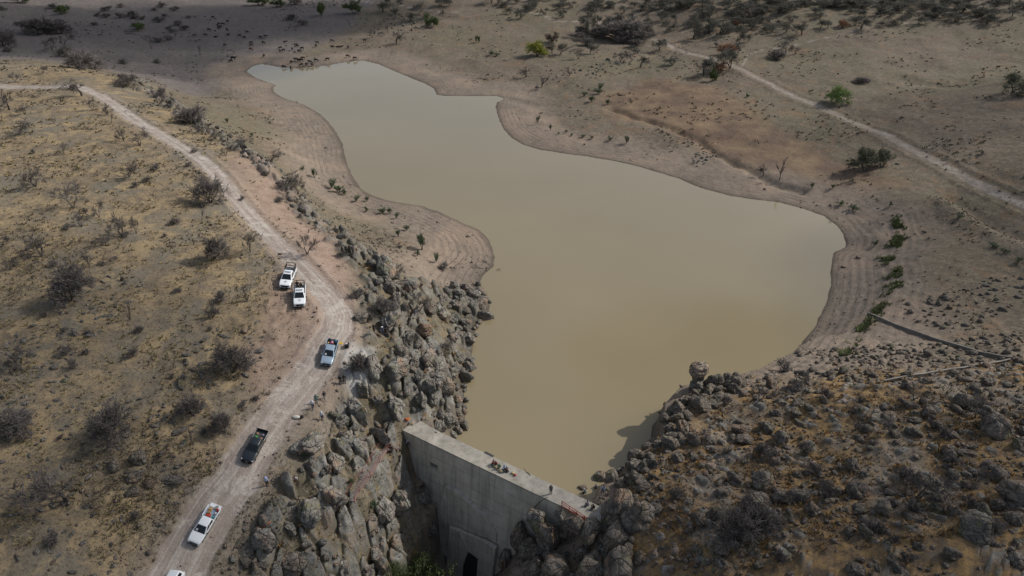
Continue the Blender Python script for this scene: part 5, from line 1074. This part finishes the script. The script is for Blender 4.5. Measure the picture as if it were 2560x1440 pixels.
def make_pickup(name, paint, px, py, dx, dy, label, cage=False, lightbar=False, emblem=False, gate_open=False, sheet=False, bumper=None, group='pickups parked along the dirt road', k=1.0):
    p = at(px, py); q = at(px+dx*.25, py+dy*.25); f = Vector((q.x-p.x, q.y-p.y, 0)).normalized(); yaw = math.atan2(f.y, f.x)
    s = Vector((-f.y, f.x, 0)); c = Vector((p.x, p.y, 0))
    zz = [h1(*(c+f*a+s*b)[:2]) for a, b in ((1.65, .8), (1.65, -.8), (-1.65, .8), (-1.65, -.8))]
    pitch = -math.atan2((zz[0]+zz[1]-zz[2]-zz[3])/2, 3.3); roll = math.atan2((zz[0]+zz[2]-zz[1]-zz[3])/2, 1.6)
    root = empty(name, (p.x, p.y, sum(zz)/4+.015)); root.rotation_euler = (Matrix.Rotation(yaw, 3, 'Z') @ Matrix.Rotation(pitch, 3, 'Y') @ Matrix.Rotation(roll, 3, 'X')).to_euler(); tag(root, label, 'pickup truck', group); root.scale = (k, k, k)
    # body: nose + cabin base as a lofted shell with wheel arches cut in the outline
    def arch(x0, r=.47, zc=.40): return [(x0+r*math.cos(a), max(zc+r*math.sin(a), .40)) for a in np.linspace(0, PI, 9)]
    prof = [(-.93, .40)]+arch(1.65)[::-1]+[(2.45, .42), (2.60, .52), (2.66, .72), (2.62, .92), (2.45, 1.02), (1.95, 1.10), (1.30, 1.16), (-.93, 1.12)]
    m = MB(); n = len(prof); rows = [(-.915, 1), (-.80, 1.0), (.80, 1.0), (.915, 1)]
    for yy, _ in rows:
        for x, z in prof:
            k = 1-.13*max(0, (x-1.7)/.95)**2; zz2 = z-(.07 if abs(yy) > .9 and z > .95 else 0); m.v.append((x-(.10*max(0, (x-2.2)) if abs(yy) > .9 else 0), yy*k, zz2))
    for r in range(3):
        for i in range(n): m.f.append((r*n+i, r*n+(i+1) % n, (r+1)*n+(i+1) % n, (r+1)*n+i))
    m.f += [tuple(range(n))[::-1], tuple(3*n+i for i in range(n))]
    m.build('body', paint, root, .03, True, 2)
    m = MB(); m.box((.3, 0, .42), (4.9, 1.45, .20)); m.build('chassis', M_BLACK, root)
    # bed
    bp = [(-2.62, .55), (-2.62, 1.10), (-.95, 1.12), (-.95, .40)]+arch(-1.65)
    for sgn in (1, -1):
        m = MB(); m.prism(bp, sgn*.80, sgn*.915); m.build('bed_side', paint, root, .02)
    m = MB(); m.box((-1.79, 0, .60), (1.66, 1.60, .06)); m.box((-.98, 0, .86), (.06, 1.6, .5))
    for sgn in (1, -1): m.box((-1.65, sgn*.70, .72), (.9, .22, .2))
    m.build('bed_floor', M_DARKM if not gate_open else M_SILVER, root)
    m = MB(); (m.box((-2.90, 0, .62), (.52, 1.56, .06)) if gate_open else m.box((-2.62, 0, .85), (.07, 1.60, .50))); m.build('tailgate', paint, root, .015)
    m = MB(); m.box((-2.75, 0, .50), (.14, 1.65, .16)); m.build('rear_bumper', M_DARKM, root, .03)
    # greenhouse
    X = fr(-.95, 1.38, -.72, .46, .86, .64, 1.10, 1.76); m = MB(); m.add(X, [(3, 2, 1, 0), (4, 5, 6, 7), (0, 1, 5, 4), (1, 2, 6, 5), (2, 3, 7, 6), (3, 0, 4, 7)]); cab = m.build('cabin', paint, root, .07, True, 3)
    m = MB(); panel(m, (X[1], X[2], X[6], X[5]), .06, .94, .10, .93); m.build('windshield', M_GLASS, root)
    m = MB(); panel(m, (X[3], X[0], X[4], X[7]), .12, .88, .35, .85); m.build('rear_window', M_GLASS, root)
    for a, b, c2, d in ((X[0], X[1], X[5], X[4]), (X[2], X[3], X[7], X[6])):
        fl = a is X[2]
        for u0, u1 in ((.10, .44), (.49, .86)):
            if fl: u0, u1 = 1-u1, 1-u0
            m = MB(); panel(m, (a, b, c2, d), u0, u1, .16, .86); m.build('side_window', M_GLASS, root)
    if sheet:
        m = MB(); panel(m, (X[1], X[2], X[6], X[5]), .16, .32, .22, .46, .022); m.build('paper_permit', M_PLATE, root)
    m = MB(); m.box((2.655, 0, .80), (.05, 1.12, .22)); m.box((2.64, 0, .60), (.05, .9, .12)); m.build('grille', M_BLACK, root, .01)
    m = MB(); m.box((2.60, 0, .49), (.14, 1.5, .12)); m.build('front_bumper', bumper or M_BLACK, root, .03)
    m = MB(); m.box((2.69, 0, .52), (.02, .32, .14)); m.build('license_plate', M_PLATE, root)
    for sgn in (1, -1):
        m = MB(); m.box((2.50, sgn*.70, .90), (.22, .26, .12), Matrix.Rotation(-sgn*.25, 3, 'Z')); m.build('headlight', M_LAMP, root, .02)
        m = MB(); m.box((1.02, sgn*1.02, 1.18), (.12, .20, .15)); m.build('mirror', M_BLACK if cage or paint is not M_SILVER else paint, root, .03)
        m = MB(); m.box((-2.61, sgn*.86, .92), (.04, .10, .26)); m.build('taillight', M_RED, root)
        for x in (.18, -.62): m = MB(); m.box((x, sgn*.925, .98), (.18, .02, .04)); m.build('door_handle', M_DARKM if paint is M_WHITE else paint, root)
        m = MB(); 
        for x in (1.12, .26, -.60): m.box((x, sgn*.9175, .80), (.016, .008, .52))
        m.box((.22, sgn*.915, .42), (2.4, .06, .07)); m.build('door_seams', M_BLACK, root)
    wheels(root, (1.65, -1.65))
    if lightbar:
        m = MB(); m.box((.0, 0, 1.83), (.22, .95, .10)); m.build('light_bar', simple('lightbar', (.22,.30,.34), .3), root, .02)
    if emblem:
        m = MB(); N = 18
        for i in range(N):
            a0, a1 = 2*PI*i/N, 2*PI*(i+1)/N
            def hp(r, a): x = 1.86+r*math.cos(a)*1.0; return (x, r*math.sin(a), 1.122-(x-1.86)*.10+.012)
            m.add([hp(.17, a0), hp(.17, a1), hp(.21, a1), hp(.21, a0)], [(3, 2, 1, 0)])
        m.add([(1.82,-.07,1.138),(1.90,-.07,1.130),(1.92,.0,1.128),(1.90,.07,1.130),(1.82,.07,1.138)], [(0,1,2,3,4)])
        m.build('hood_emblem', M_DARKM, root)
        m = MB(); rd = random.Random(3)
        for k in range(7): m.box((.28, -.36+k*.12, 1.768), (.13 if k % 2 else .10, .05, .006))
        m.build('roof_lettering', simple('grey_letters', (.25,.27,.29), .5), root)
    if cage:
        cg = empty('roll_cage'); cg.parent = root
        b = .74
        for x, t in ((-1.05, 2.02), (-2.50, 2.02)):
            m = MB(); m.tube([(x, -b, 1.08), (x, -b*.97, t-.1), (x, -b*.85, t), (x, b*.85, t), (x, b*.97, t-.1), (x, b, 1.08)], .055, 6); m.build('hoop', M_BLACK, cg, 0, True)
        m = MB()
        for sg in (1, -1):
            m.tube([(-1.05, sg*b*.93, 2.0), (-2.5, sg*b*.93, 2.0)], .05, 6); m.tube([(-1.05, sg*b, 1.5), (-2.5, sg*b, 1.5)], .045, 6); m.tube([(-1.75, sg*b, 1.08), (-1.75, sg*b*.93, 2.0)], .045, 6)
        m.tube([(-2.5, -b, 1.5), (-2.5, b, 1.5)], .045, 6); m.tube([(-1.75, -b, 2.0), (-1.75, b, 2.0)], .045, 6)
        m.build('rail_bars', M_BLACK, cg, 0, True)
    return root
def in_bed(tr, x, y, z):
    return tr.matrix_basis @ Vector((x, y, z)) if True else None
t1 = make_pickup('patrol_pickup', M_WHITE, 720, 703, -15.5, 43, 'white pickup with empty-looking black roll cage, parked rearmost of the two caged pickups', True, True, True, bumper=M_WHITE, group='white caged pickups')
t2 = make_pickup('patrol_pickup', M_WHITE, 750, 750, -1.7, 48, 'white pickup with two people standing in its black roll cage, ahead of its twin', True, True, True, bumper=M_WHITE, group='white caged pickups')
t3 = make_pickup('pickup_truck', M_SILVER, 823, 889, -17.5, 61, 'silver-blue pickup with bags piled in its bed beside the pale rock patch', sheet=True, bumper=M_SILVER, k=.92)
t4 = make_pickup('pickup_truck', M_CHAR, 637, 1122, -34, 62, 'charcoal black pickup with sacks and a green bag in its bed', k=.87)
t5 = make_pickup('pickup_truck', M_WHITE, 510, 1318, -47, 78, 'plain white pickup with lowered tailgate and boxes in its bed', gate_open=True, sheet=True, bumper=M_WHITE, k=.83)
# the white car cut by the bottom edge
def car_below():
    p = Vector(on(424, 1470, 3.4)); q = Vector(on(424-14, 1470+22, 3.4)); yaw = math.atan2(q.y-p.y, q.x-p.x); z = h1(p.x, p.y)
    root = empty('utility_car', (p.x, p.y, z), yaw); root.scale = (.85,)*3; tag(root, 'white car mostly outside the bottom edge, only its rounded roof showing', 'car')
    prof = [(-2.1, .4), (-2.2, .9), (-1.9, 1.05), (1.0, 1.08), (1.9, .95), (2.2, .75), (2.2, .4)]; m = MB(); m.prism(prof, -.9, .9); m.build('body', M_WHITE, root, .12, True, 3)
    X = fr(-2.05, 1.1, -1.75, .35, .86, .66, 1.02, 1.66); m = MB(); m.add(X, [(3, 2, 1, 0), (4, 5, 6, 7), (0, 1, 5, 4), (1, 2, 6, 5), (2, 3, 7, 6), (3, 0, 4, 7)]); m.build('cabin', M_WHITE, root, .16, True, 4)
    m = MB(); panel(m, (X[1], X[2], X[6], X[5]), .08, .92, .10, .90); m.build('windshield', M_GLASS, root)
    m = MB(); panel(m, (X[3], X[0], X[4], X[7]), .14, .86, .30, .85); m.build('rear_window', M_GLASS, root)
    for a, b, c2, d in ((X[0], X[1], X[5], X[4]), (X[2], X[3], X[7], X[6])):
        for u0, u1 in ((.10, .34), (.38, .62), (.66, .88)): m = MB(); panel(m, (a, b, c2, d), u0, u1, .16, .84); m.build('side_window', M_GLASS, root)
    m = MB()
    for y in (-.45, -.15, .15, .45): m.box((-.7, y, 1.672), (1.7, .03, .012))
    m.build('roof_ribs', M_WHITE, root); wheels(root, (1.35, -1.35), .36, .78)
car_below()
# cargo (things lying in the beds)
def bag(tr, x, y, z, s, col, nm, lb, cat, rz=0, shape='ell', group=None):
    o_ = in_bed(tr, x, y, z); m = MB()
    if shape == 'ell':
        m.ell((0, 0, s[2]*.5), (s[0]/2, s[1]/2, s[2]/2), 12, 8); m.ell((s[0]*.1, 0, s[2]*.92), (s[0]*.14, s[1]*.14, s[2]*.16), 8, 5)
        for i, v in enumerate(m.v):
            k = noise.noise(Vector(v)*6+Vector((x*7, y*5, 0)))*.18+1; m.v[i] = (v[0]*k, v[1]*k, v[2]*k)
    elif shape == 'cyl': m.tube([(0, 0, 0), (0, 0, s[2]*.06), (0, 0, s[2]*.9), (0, 0, s[2])], [s[0]*.42, s[0]*.46, s[0]*.5, s[0]*.47], 14)
    else:
        m.box((0, 0, s[2]/2), s); m.box((0, 0, s[2]+.006), (s[0]*1.03, s[1]*.5, .02))
    o = m.build(nm, cloth(col), None, .015 if shape == 'box' else 0, shape != 'box'); o.location = o_; o.scale = tr.scale; o.rotation_euler = (0, 0, tr.rotation_euler.z+rz); tag(o, lb, cat, group); return o
for a in [(t3,-1.25,.35,.63,(.6,.7,.75),(.02,.02,.025),'duffel_bag','black bag behind the silver pickup cab','bag'), (t3,-1.35,-.30,.63,(.55,.6,.60),(.03,.02,.025),'duffel_bag','dark bag beside the pink bundle in the silver pickup bed','bag'),
          (t3,-1.62,.02,.95,(.50,.55,.38),(.50,.12,.20),'bundle','pink bundle on top of the load in the silver pickup','bundle'), (t3,-1.95,.02,.85,(.45,.45,.42),(.42,.28,.34),'bundle','pale pink bundle behind the pink one in the silver pickup','bundle'),
          (t3,-2.30,.42,.65,(.55,.65,.75),(.05,.12,.16),'tarp_roll','teal tarpaulin bundle at the tail of the silver pickup','tarpaulin'), (t3,-2.35,-.35,.65,(.6,.55,.70),(.025,.03,.035),'duffel_bag','black bag at the tail of the silver pickup','bag'), (t3,-1.75,-.52,.65,(.7,.3,.45),(.42,.30,.12),'sack','tan sack along the side of the silver pickup bed','sack'),
          (t4,-1.25,.35,.63,(.5,.5,.35),(.28,.17,.12),'sack','pinkish sack behind the charcoal pickup cab','sack'), (t4,-1.25,-.35,.63,(.5,.45,.40),(.05,.30,.05),'green_bag','bright green bag in the charcoal pickup bed','bag'), (t4,-1.85,-.42,.63,(.5,.45,.35),(.25,.16,.10),'sack','brown sack behind the green bag in the charcoal pickup','sack'), (t4,-1.9,.35,.63,(.45,.4,.3),(.2,.18,.25),'bundle','grey bundle at the far side of the charcoal pickup bed','bundle')]:
    bag(*a)
bag(t5,-1.3,-.18,.63,(.32,.75,.28),(.50,.06,.04),'cooler','red cooler box just behind the white pickup cab','cooler',0,'box'); bag(t5,-1.7,-.25,.63,(.42,.42,.36),(.36,.22,.10),'cardboard_box','brown box nearest the red cooler in the white pickup','box',.3,'box'); bag(t5,-2.15,-.30,.63,(.42,.42,.40),(.42,.27,.13),'cardboard_box','second brown box, nearer the tailgate of the white pickup','box',.2,'box')
bag(t5,-2.35,.62,.63,(.30,.30,.42),(.45,.02,.02),'red_drum','red drum at the open tail of the white pickup','drum',0,'cyl'); bag(t5,-1.85,.60,.63,(.30,.30,.34),(.6,.6,.6),'bucket','white bucket beside the red drum in the white pickup','bucket',0,'cyl'); bag(t5,-1.25,.60,.63,(.25,.35,.3),(.04,.25,.24),'plastic_jug','teal jug behind the white pickup cab','jug',.2,'box'); bag(t5,-2.7,.1,.655,(.6,.7,.05),(.25,.25,.24),'flat_board','grey board lying on the lowered tailgate of the white pickup','board',.05,'box')
for tr, x, y, yw, lb in ((t2,-1.45,.32,0,'person in black standing in the front caged pickup, left in the photo'), (t2,-1.95,-.25,.2,'person in black standing behind the other one in the front caged pickup'), (t1,-1.35,.15,.1,'person in dark uniform crouching in the rear caged pickup')):
    q = in_bed(tr, x, y, .63); make_person('hold' if tr is t2 else 'sit', q, tr.rotation_euler.z+yw, BK, BK, ('cap', BK), vest=(.02,.02,.02), label=lb)

# things beside the silver pickup and on the rocks
p = at(854, 872); m = MB()
for a in (0, 2.1, 4.2): m.tube([(0, 0, .95), (math.cos(a)*.35, math.sin(a)*.35, 0)], .02, 5)
m.box((0, 0, 1.0), (.55, .42, .05)); o = m.build('survey_stand', simple('yellow_plastic', (.62,.40,.01), .5), None, .01, loc=p); tag(o, 'yellow folding stand beside the silver pickup', 'stand')
p = at(868, 867); o_ = empty('storage_box', p, .1); tag(o_, 'black box with pale papers on top at the pale rock edge', 'box'); m = MB(); m.box((0, 0, .28), (.6, .8, .55)); m.build('box_body', M_BLACK, o_, .03); m = MB(); m.box((-.05, .05, .575), (.3, .42, .03)); m.build('paper_stack', simple('paper', (.6,.5,.5), .7), o_)
p = at(741, 1045); o_ = empty('equipment_sack', p, 0); tag(o_, 'white sack with a black bag lying beside the road', 'sack'); m = MB(); m.ell((0, 0, .16), (.55, .3, .2), 12, 8); m.build('sack', cloth((.55,.52,.46)), o_, 0, True); m = MB(); m.ell((.72, .1, .16), (.3, .22, .18), 10, 7); m.build('black_bag', M_BLACK, o_, 0, True)
p = at(1018, 1050); m = MB(); m.ell((0, 0, .15), (.38, .28, .2), 10, 6); m.ell((.2, .05, .3), (.18, .14, .12), 8, 5); o = m.build('orange_bundle', cloth((.55,.16,.04)), None, 0, True, loc=p); tag(o, 'orange bundle lying at the left end of the dam crest', 'bundle')
a_, b_ = at(659, 1321), at(677, 1306); m = MB(); m.tube([a_+Vector((0, 0, .12)), (a_+b_)/2+Vector((0, 0, .16)), b_+Vector((0, 0, .14))], .07, 8); o = m.build('orange_pipe', simple('orange_plastic', (.55,.15,.06), .5), None, 0, True); tag(o, 'short orange pipe lying on the rocks right of the loaded white pickup', 'pipe')
p0, p1 = on_crest(1212, 1130), on_crest(1234, 1141); m = MB(); d_ = (p1-p0); m.box((0, 0, .04), (d_.length, .28, .06)); o = m.build('metal_plank', M_DARKM, None, .01, loc=(p0+p1)/2); o.rotation_euler = (0, 0, math.atan2(d_.y, d_.x)); tag(o, 'dark plank lying on the crest left of the seated group', 'plank')
p0 = on_crest(1090, 1081); m = MB(); m.tube([p0+Vector((-.2, .1, .03)), p0+Vector((0, 0, .05)), p0+Vector((.15, -.15, .03))], .04, 5); o = m.build('short_rebar', M_DARKM, None); tag(o, 'small dark rebar stub on the left part of the crest', 'rebar')
m = MB(); m.tube([on_crest(1310, 1172)+Vector((0, 0, .04)), on_crest(1316, 1180)+Vector((0, 0, .04)), on_crest(1322, 1184)+Vector((0, 0, .04)), on_crest(1326, 1190)+Vector((0, 0, .03))], .035, 5); o = m.build('steel_cable', M_DARKM, None); tag(o, 'dark cable lying on the crest right of the seated group', 'cable')
for px, py, c, lb in ((1282,1184,(.5,.45,.2),'yellow bag right of the seated group on the crest'), (1287,1189,(.35,.05,.06),'red bag right of the yellow bag on the crest'), (1252,1180,(.42,.36,.2),'beige bag in front of the seated group on the crest'), (1238,1168,(.36,.34,.18),'olive bag in front of the red-jacketed sitter on the crest')):
    w = on_crest(px, py); m = MB(); m.ell((0, 0, .13), (.24, .17, .14), 10, 6); m.tube([(-.1, 0, .22), (0, 0, .36), (.1, 0, .22)], .015, 5); o = m.build('carry_bag', cloth(c), None, 0, True, loc=w); tag(o, lb, 'bag')
# hose hanging over the dam face
def face_pt(px, py, o=-.6):
    d = ray(px, py); a = np.array([DA[0]+DM[0]*o, DA[1]+DM[1]*o, 0]); n3 = np.array([DM[0], DM[1], 0]); t = ((a-CC) @ n3)/(d @ n3); return Vector(CC+d*t)
m = MB(); m.tube([face_pt(1369, 1243, -.12), face_pt(1356, 1250, -.3), face_pt(1344, 1260, -.35), face_pt(1335, 1270, -.45), face_pt(1328, 1284, -.6)], .045, 6); o = m.build('hose', M_DARKM, None, 0, True); tag(o, 'dark hose curving down the dam face below the standing person', 'hose')

M_WALL = simple('old_masonry', (.20,.18,.155), .9, 0, .3, .8); M_RAIL = simple('faded_red_paint', (.22,.085,.065), .8, 0, .3, 2)
# railings
def railing(pts, label, hgt=1.0, step=1.3, steps_between=None, rails=(1.0, .55), mt=M_RED, th=.045):
    root = empty('red_railing', pts[0]); inv = -Vector(pts[0]); tag(root, label, 'railing'); L = [Vector(q)+inv for q in pts]
    for k in rails:
        m = MB(); m.tube([q+Vector((0, 0, hgt*k)) for q in L], th, 6); m.build('rail', mt, root, 0, True)
    for i in range(len(L)-1):
        n = max(1, int((L[i+1]-L[i]).length/step))
        for j in range(n+(1 if i == len(L)-2 else 0)):
            q = L[i].lerp(L[i+1], j/n); m = MB(); m.box((q.x, q.y, q.z+hgt/2-.1), (.07, .07, hgt+.2)); m.build('post', mt, root)
a0 = dam_sn(*on_crest(1408, 1262)[:2])[0]; railing([dam_pt(a0+i*1.1, -.22-.10*i, .0-.12*i) for i in range(5)], 'red guard railing on the downstream side near the right end of the dam', 1.05, 1.1, rails=(1.0, .66, .33))
ST = at_many([(996,1124),(962,1128),(940,1160),(918,1196),(890,1232),(877,1262)]); ST = [q+Vector((0, 0, .55)) for q in ST]
def offs(L, d):
    out = []
    for i, q in enumerate(L):
        t = (L[min(i+1, len(L)-1)]-L[max(i-1, 0)]); t.z = 0; t.normalize(); out.append(q+Vector((-t.y, t.x, 0))*d)
    return out
stair = empty('stairway', ST[0]); tag(stair, 'narrow grey stairway descending the rocks left of the dam between red rails', 'stairs')
m = MB()
for i in range(len(ST)-1):
    a, b = ST[i]-ST[0], ST[i+1]-ST[0]; n = max(2, int((b-a).length/.32)); yaw = math.atan2(b.y-a.y, b.x-a.x)
    for j in range(n):
        q = a.lerp(b, j/n); m.box((q.x, q.y, q.z-.08), (.36, .95, .12), Matrix.Rotation(yaw, 3, 'Z'))
m.build('steps', simple('stair_steel', (.18,.155,.14), .8), stair); 
for d in (-.5, .5):
    m = MB(); m.tube([q-ST[0]+Vector((0, 0, -.1)) for q in offs(ST, d)], .05, 4); m.build('stringer', M_RAIL, stair)
railing(offs(ST, -.55), 'red stair railing on the left side of the stairway', .95, 1.8, mt=M_RAIL, th=.026); railing(offs(ST, .55), 'red stair railing on the right side, toward the dam', .95, 1.8, mt=M_RAIL, th=.026)

# low walls on the right bank
def low_wall(pts, label, w=.27, h=.5):
    P = at_many([pts[0], pts[-1]]); D = [P[0]]
    for a, b in zip(P, P[1:]):
        n = max(2, int((b-a).length/1.6))
        for j in range(1, n+1):
            q = a.lerp(b, j/n); q.z = float(np.mean(height(q.x+np.array([-2., -1, 0, 1, 2]), q.y+np.array([1., -1, 0, -1, 1])))); D.append(q)
    m = MB(); N = len(D); rd = random.Random(4)
    for i, q in enumerate(D):
        t = D[min(i+1, N-1)]-D[max(i-1, 0)]; t.z = 0; t.normalize(); s = Vector((-t.y, t.x, 0))*w/2; hh = h+rd.uniform(-.04, .05)
        for k, z in ((1, -.3), (1, hh), (-1, hh), (-1, -.3)): m.v.append(tuple(q+s*k+Vector((0, 0, z))))
    for i in range(N-1):
        for k in range(4): m.f.append((i*4+k, i*4+(k+1) % 4, i*4+4+(k+1) % 4, i*4+4+k))
    m.f += [(3, 2, 1, 0), (N*4-4, N*4-3, N*4-2, N*4-1)]
    o = m.build('low_wall', M_WALL, None, .02); tag(o, label, 'low wall')
low_wall([(2168,786),(2235,806),(2300,828),(2380,852),(2460,876),(2530,900)], 'long low grey wall running from the green grass ribbon to the right corner')
low_wall([(2524,903),(2450,912),(2380,923),(2310,936),(2210,955)], 'low pale wall running left from the corner along the boulder hill'); low_wall([(2534,902),(2600,922),(2700,950)], 'short low wall leaving the photo at the right edge')

# ================================================================== CATTLE
def cow_mesh(pose):
    V = []; E = []; Rd = []
    def a(v, r, p=None):
        V.append(v); Rd.append(r); 
        if p is not None: E.append((p, len(V)-1))
        return len(V)-1
    dz = -.62 if pose == 'lie' else 0
    mid = a((0, 0, 1.05+dz), (.36, .32)); ru = a((-.55, 0, 1.12+dz), (.28, .27), mid); tb = a((-.80, 0, 1.15+dz), .16, ru); sh = a((.50, 0, 1.08+dz), (.30, .29), mid)
    nk = a((.82, 0, 1.12+dz if pose != 'graze' else .92), .17, sh)
    if pose == 'graze': hd = a((1.15, 0, .52), .12, nk); mz = a((1.28, 0, .22), .085, hd); ux = (-.08, .10)
    else: hd = a((1.10, 0, 1.30+dz), .13, nk); mz = a((1.38, 0, 1.14+dz), .085, hd); ux = (0, .12)
    for s in (1, -1):
        a((V[hd][0]-.06, s*.22, V[hd][2]+.03), .035, hd); j = a((V[hd][0]+ux[0]*.3, s*.10, V[hd][2]+.13), .025, hd); a((V[hd][0]+.02, s*.17, V[hd][2]+.22), .012, j)
    t = a((-.92, 0, .95+dz), .03, tb); t = a((-.94, 0, max(.5+dz, .06)), .025, t); a((-.93, 0, max(.35+dz, .04)), .04, t)
    for s in (1, -1):
        if pose == 'lie':
            k = a((-.45, s*.32, .30), .13, ru); k = a((-.10, s*.42, .14), .07, k); a((-.45, s*.46, .06), .05, k); k = a((.45, s*.24, .25), .11, sh); k = a((.75, s*.26, .10), .06, k); a((.50, s*.28, .05), .045, k)
        else:
            st = s*.10; k = a((-.58, s*.19, .80), .14, ru); k = a((-.50-st*.4, s*.18, .62), .095, k); k = a((-.68-st, s*.18, .40), .055, k); k = a((-.64-st, s*.18, .12), .045, k); a((-.60-st, s*.18, .03), .055, k)
            k = a((.50, s*.17, .75), .12, sh); k = a((.50+st, s*.17, .45), .06, k); k = a((.49+st, s*.17, .12), .042, k); a((.52+st, s*.17, .03), .052, k)
    return skin_mesh('cow_body_'+pose, V, E, Rd)
CAT = [(405,75),(610,130),(485,165,'v'),(540,172),(468,192,'v'),(510,205,'b'),(493,228),(350,248),(438,264,'c'),(603,250),(880,283),(150,330,'b'),(304,325),(438,340,'l'),(616,325),(776,333),(842,362),(1067,358),(1135,345),(936,433),(945,463,'b'),(1108,432),(933,525,'b'),(1410,425),(1343,508),(1337,550,'v'),(1385,543),(1507,520,'v'),(1555,465),(1578,482),(1645,512),(1540,560,'c'),(1604,553),(1855,435),(1838,475,'v'),(2062,405),(2515,405),(2068,474,'l'),(2145,478,'l'),(2190,474,'l'),(2285,495),(690,662,'B'),(655,688),(1113,617,'v'),(1493,703,'v'),(1560,668),(1592,676),(1635,680),(1658,650,'b'),(1705,735,'v'),(1750,700),(1785,740,'v'),(1840,680),(1635,745),(1998,665),(1392,770),(1490,805,'v'),(2280,622),(2378,650),(568,463,'v')]
rd = random.Random(12)
for q, p in zip(CAT, at_many([(460+q[0]/5.565, 30+q[1]/5.565+2.5) for q in CAT])):
    fl = q[2] if len(q) > 2 else ''; pose = 'lie' if fl == 'l' else rd.choice(['graze', 'graze', 'stand'])
    z = max(h1(p.x, p.y), WL-.25)
    o = empty('cow', (p.x, p.y, z-.02), (rd.choice([0, PI])+rd.gauss(0, .4)) if fl != 'v' else rd.choice([-1.4, 1.5])+rd.gauss(0, .2)); k = .62 if fl == 'c' else 1.3 if fl == 'B' else .98; o.scale = (k*1.08, k*1.3, k*1.12)
    c = mk('body', cow_mesh(pose), o); c.material_slots[0].link = 'OBJECT'; c.material_slots[0].material = M_COWR if fl == 'b' else M_COWB
    d = ('small black calf' if fl == 'c' else 'brown cow' if fl == 'b' else 'black cow lying on the mud' if fl == 'l' else 'black cow grazing on the mudflat' if pose == 'graze' else 'black cow standing on the mudflat'); tag(o, None, 'cow'); o['group'] = 'cattle on the mudflat beyond the lake'; want_label(o, d, p)

# ================================================================== DEAD WOOD
_dw = gen_tree('thin', 41, M_DEAD, M_DEAD); _dk = gen_tree('thin', 43, M_BARK, M_TWIGD)
for i, (px, py, L, dark) in enumerate([(1222,660,22,0),(1208,672,30,0),(1230,678,24,1),(1118,672,26,1),(350,198,44,1),(425,156,26,1),(340,172,26,1),(330,80,36,1),(375,95,22,1),(340,86,34,1),(1990,865,40,0),(1965,880,30,1),(1890,425,26,1),(1855,408,20,1),(2157,203,30,1),(1180,68,10,1),(1120,848,44,0),(205,640,30,1),(85,652,26,1),(260,650,40,1),(1950,470,26,0),(2320,770,14,1),(1020,24,30,0),(950,55,34,1),(165,882,44,1),(115,385,16,1),(2080,552,14,1),(1745,405,26,1),(1275,150,22,1),(740,155,10,0)]):
    p = at(px, py); zc = float((np.array(p)-CC) @ CF); s = L*zc/FPX; rd = random.Random(i+70); tm, cr, lf, hg = _dk if dark else _dw
    o = empty('fallen_branch', (p.x, p.y, p.z+.12)); o.rotation_euler = (R(80+rd.uniform(-8, 6)), 0, rd.uniform(-.9, .9)+(PI if rd.random() < .5 else 0)+PI/2); o.scale = (s*.6, s*.35, s/hg)
    tag(o, None, 'branch'); o['group'] = 'fallen dead branches'; mk('trunk', tm, o); mk('twigs', cr, o); want_label(o, 'dark fallen branch' if dark else 'pale fallen dead branch', p)
finish_labels()
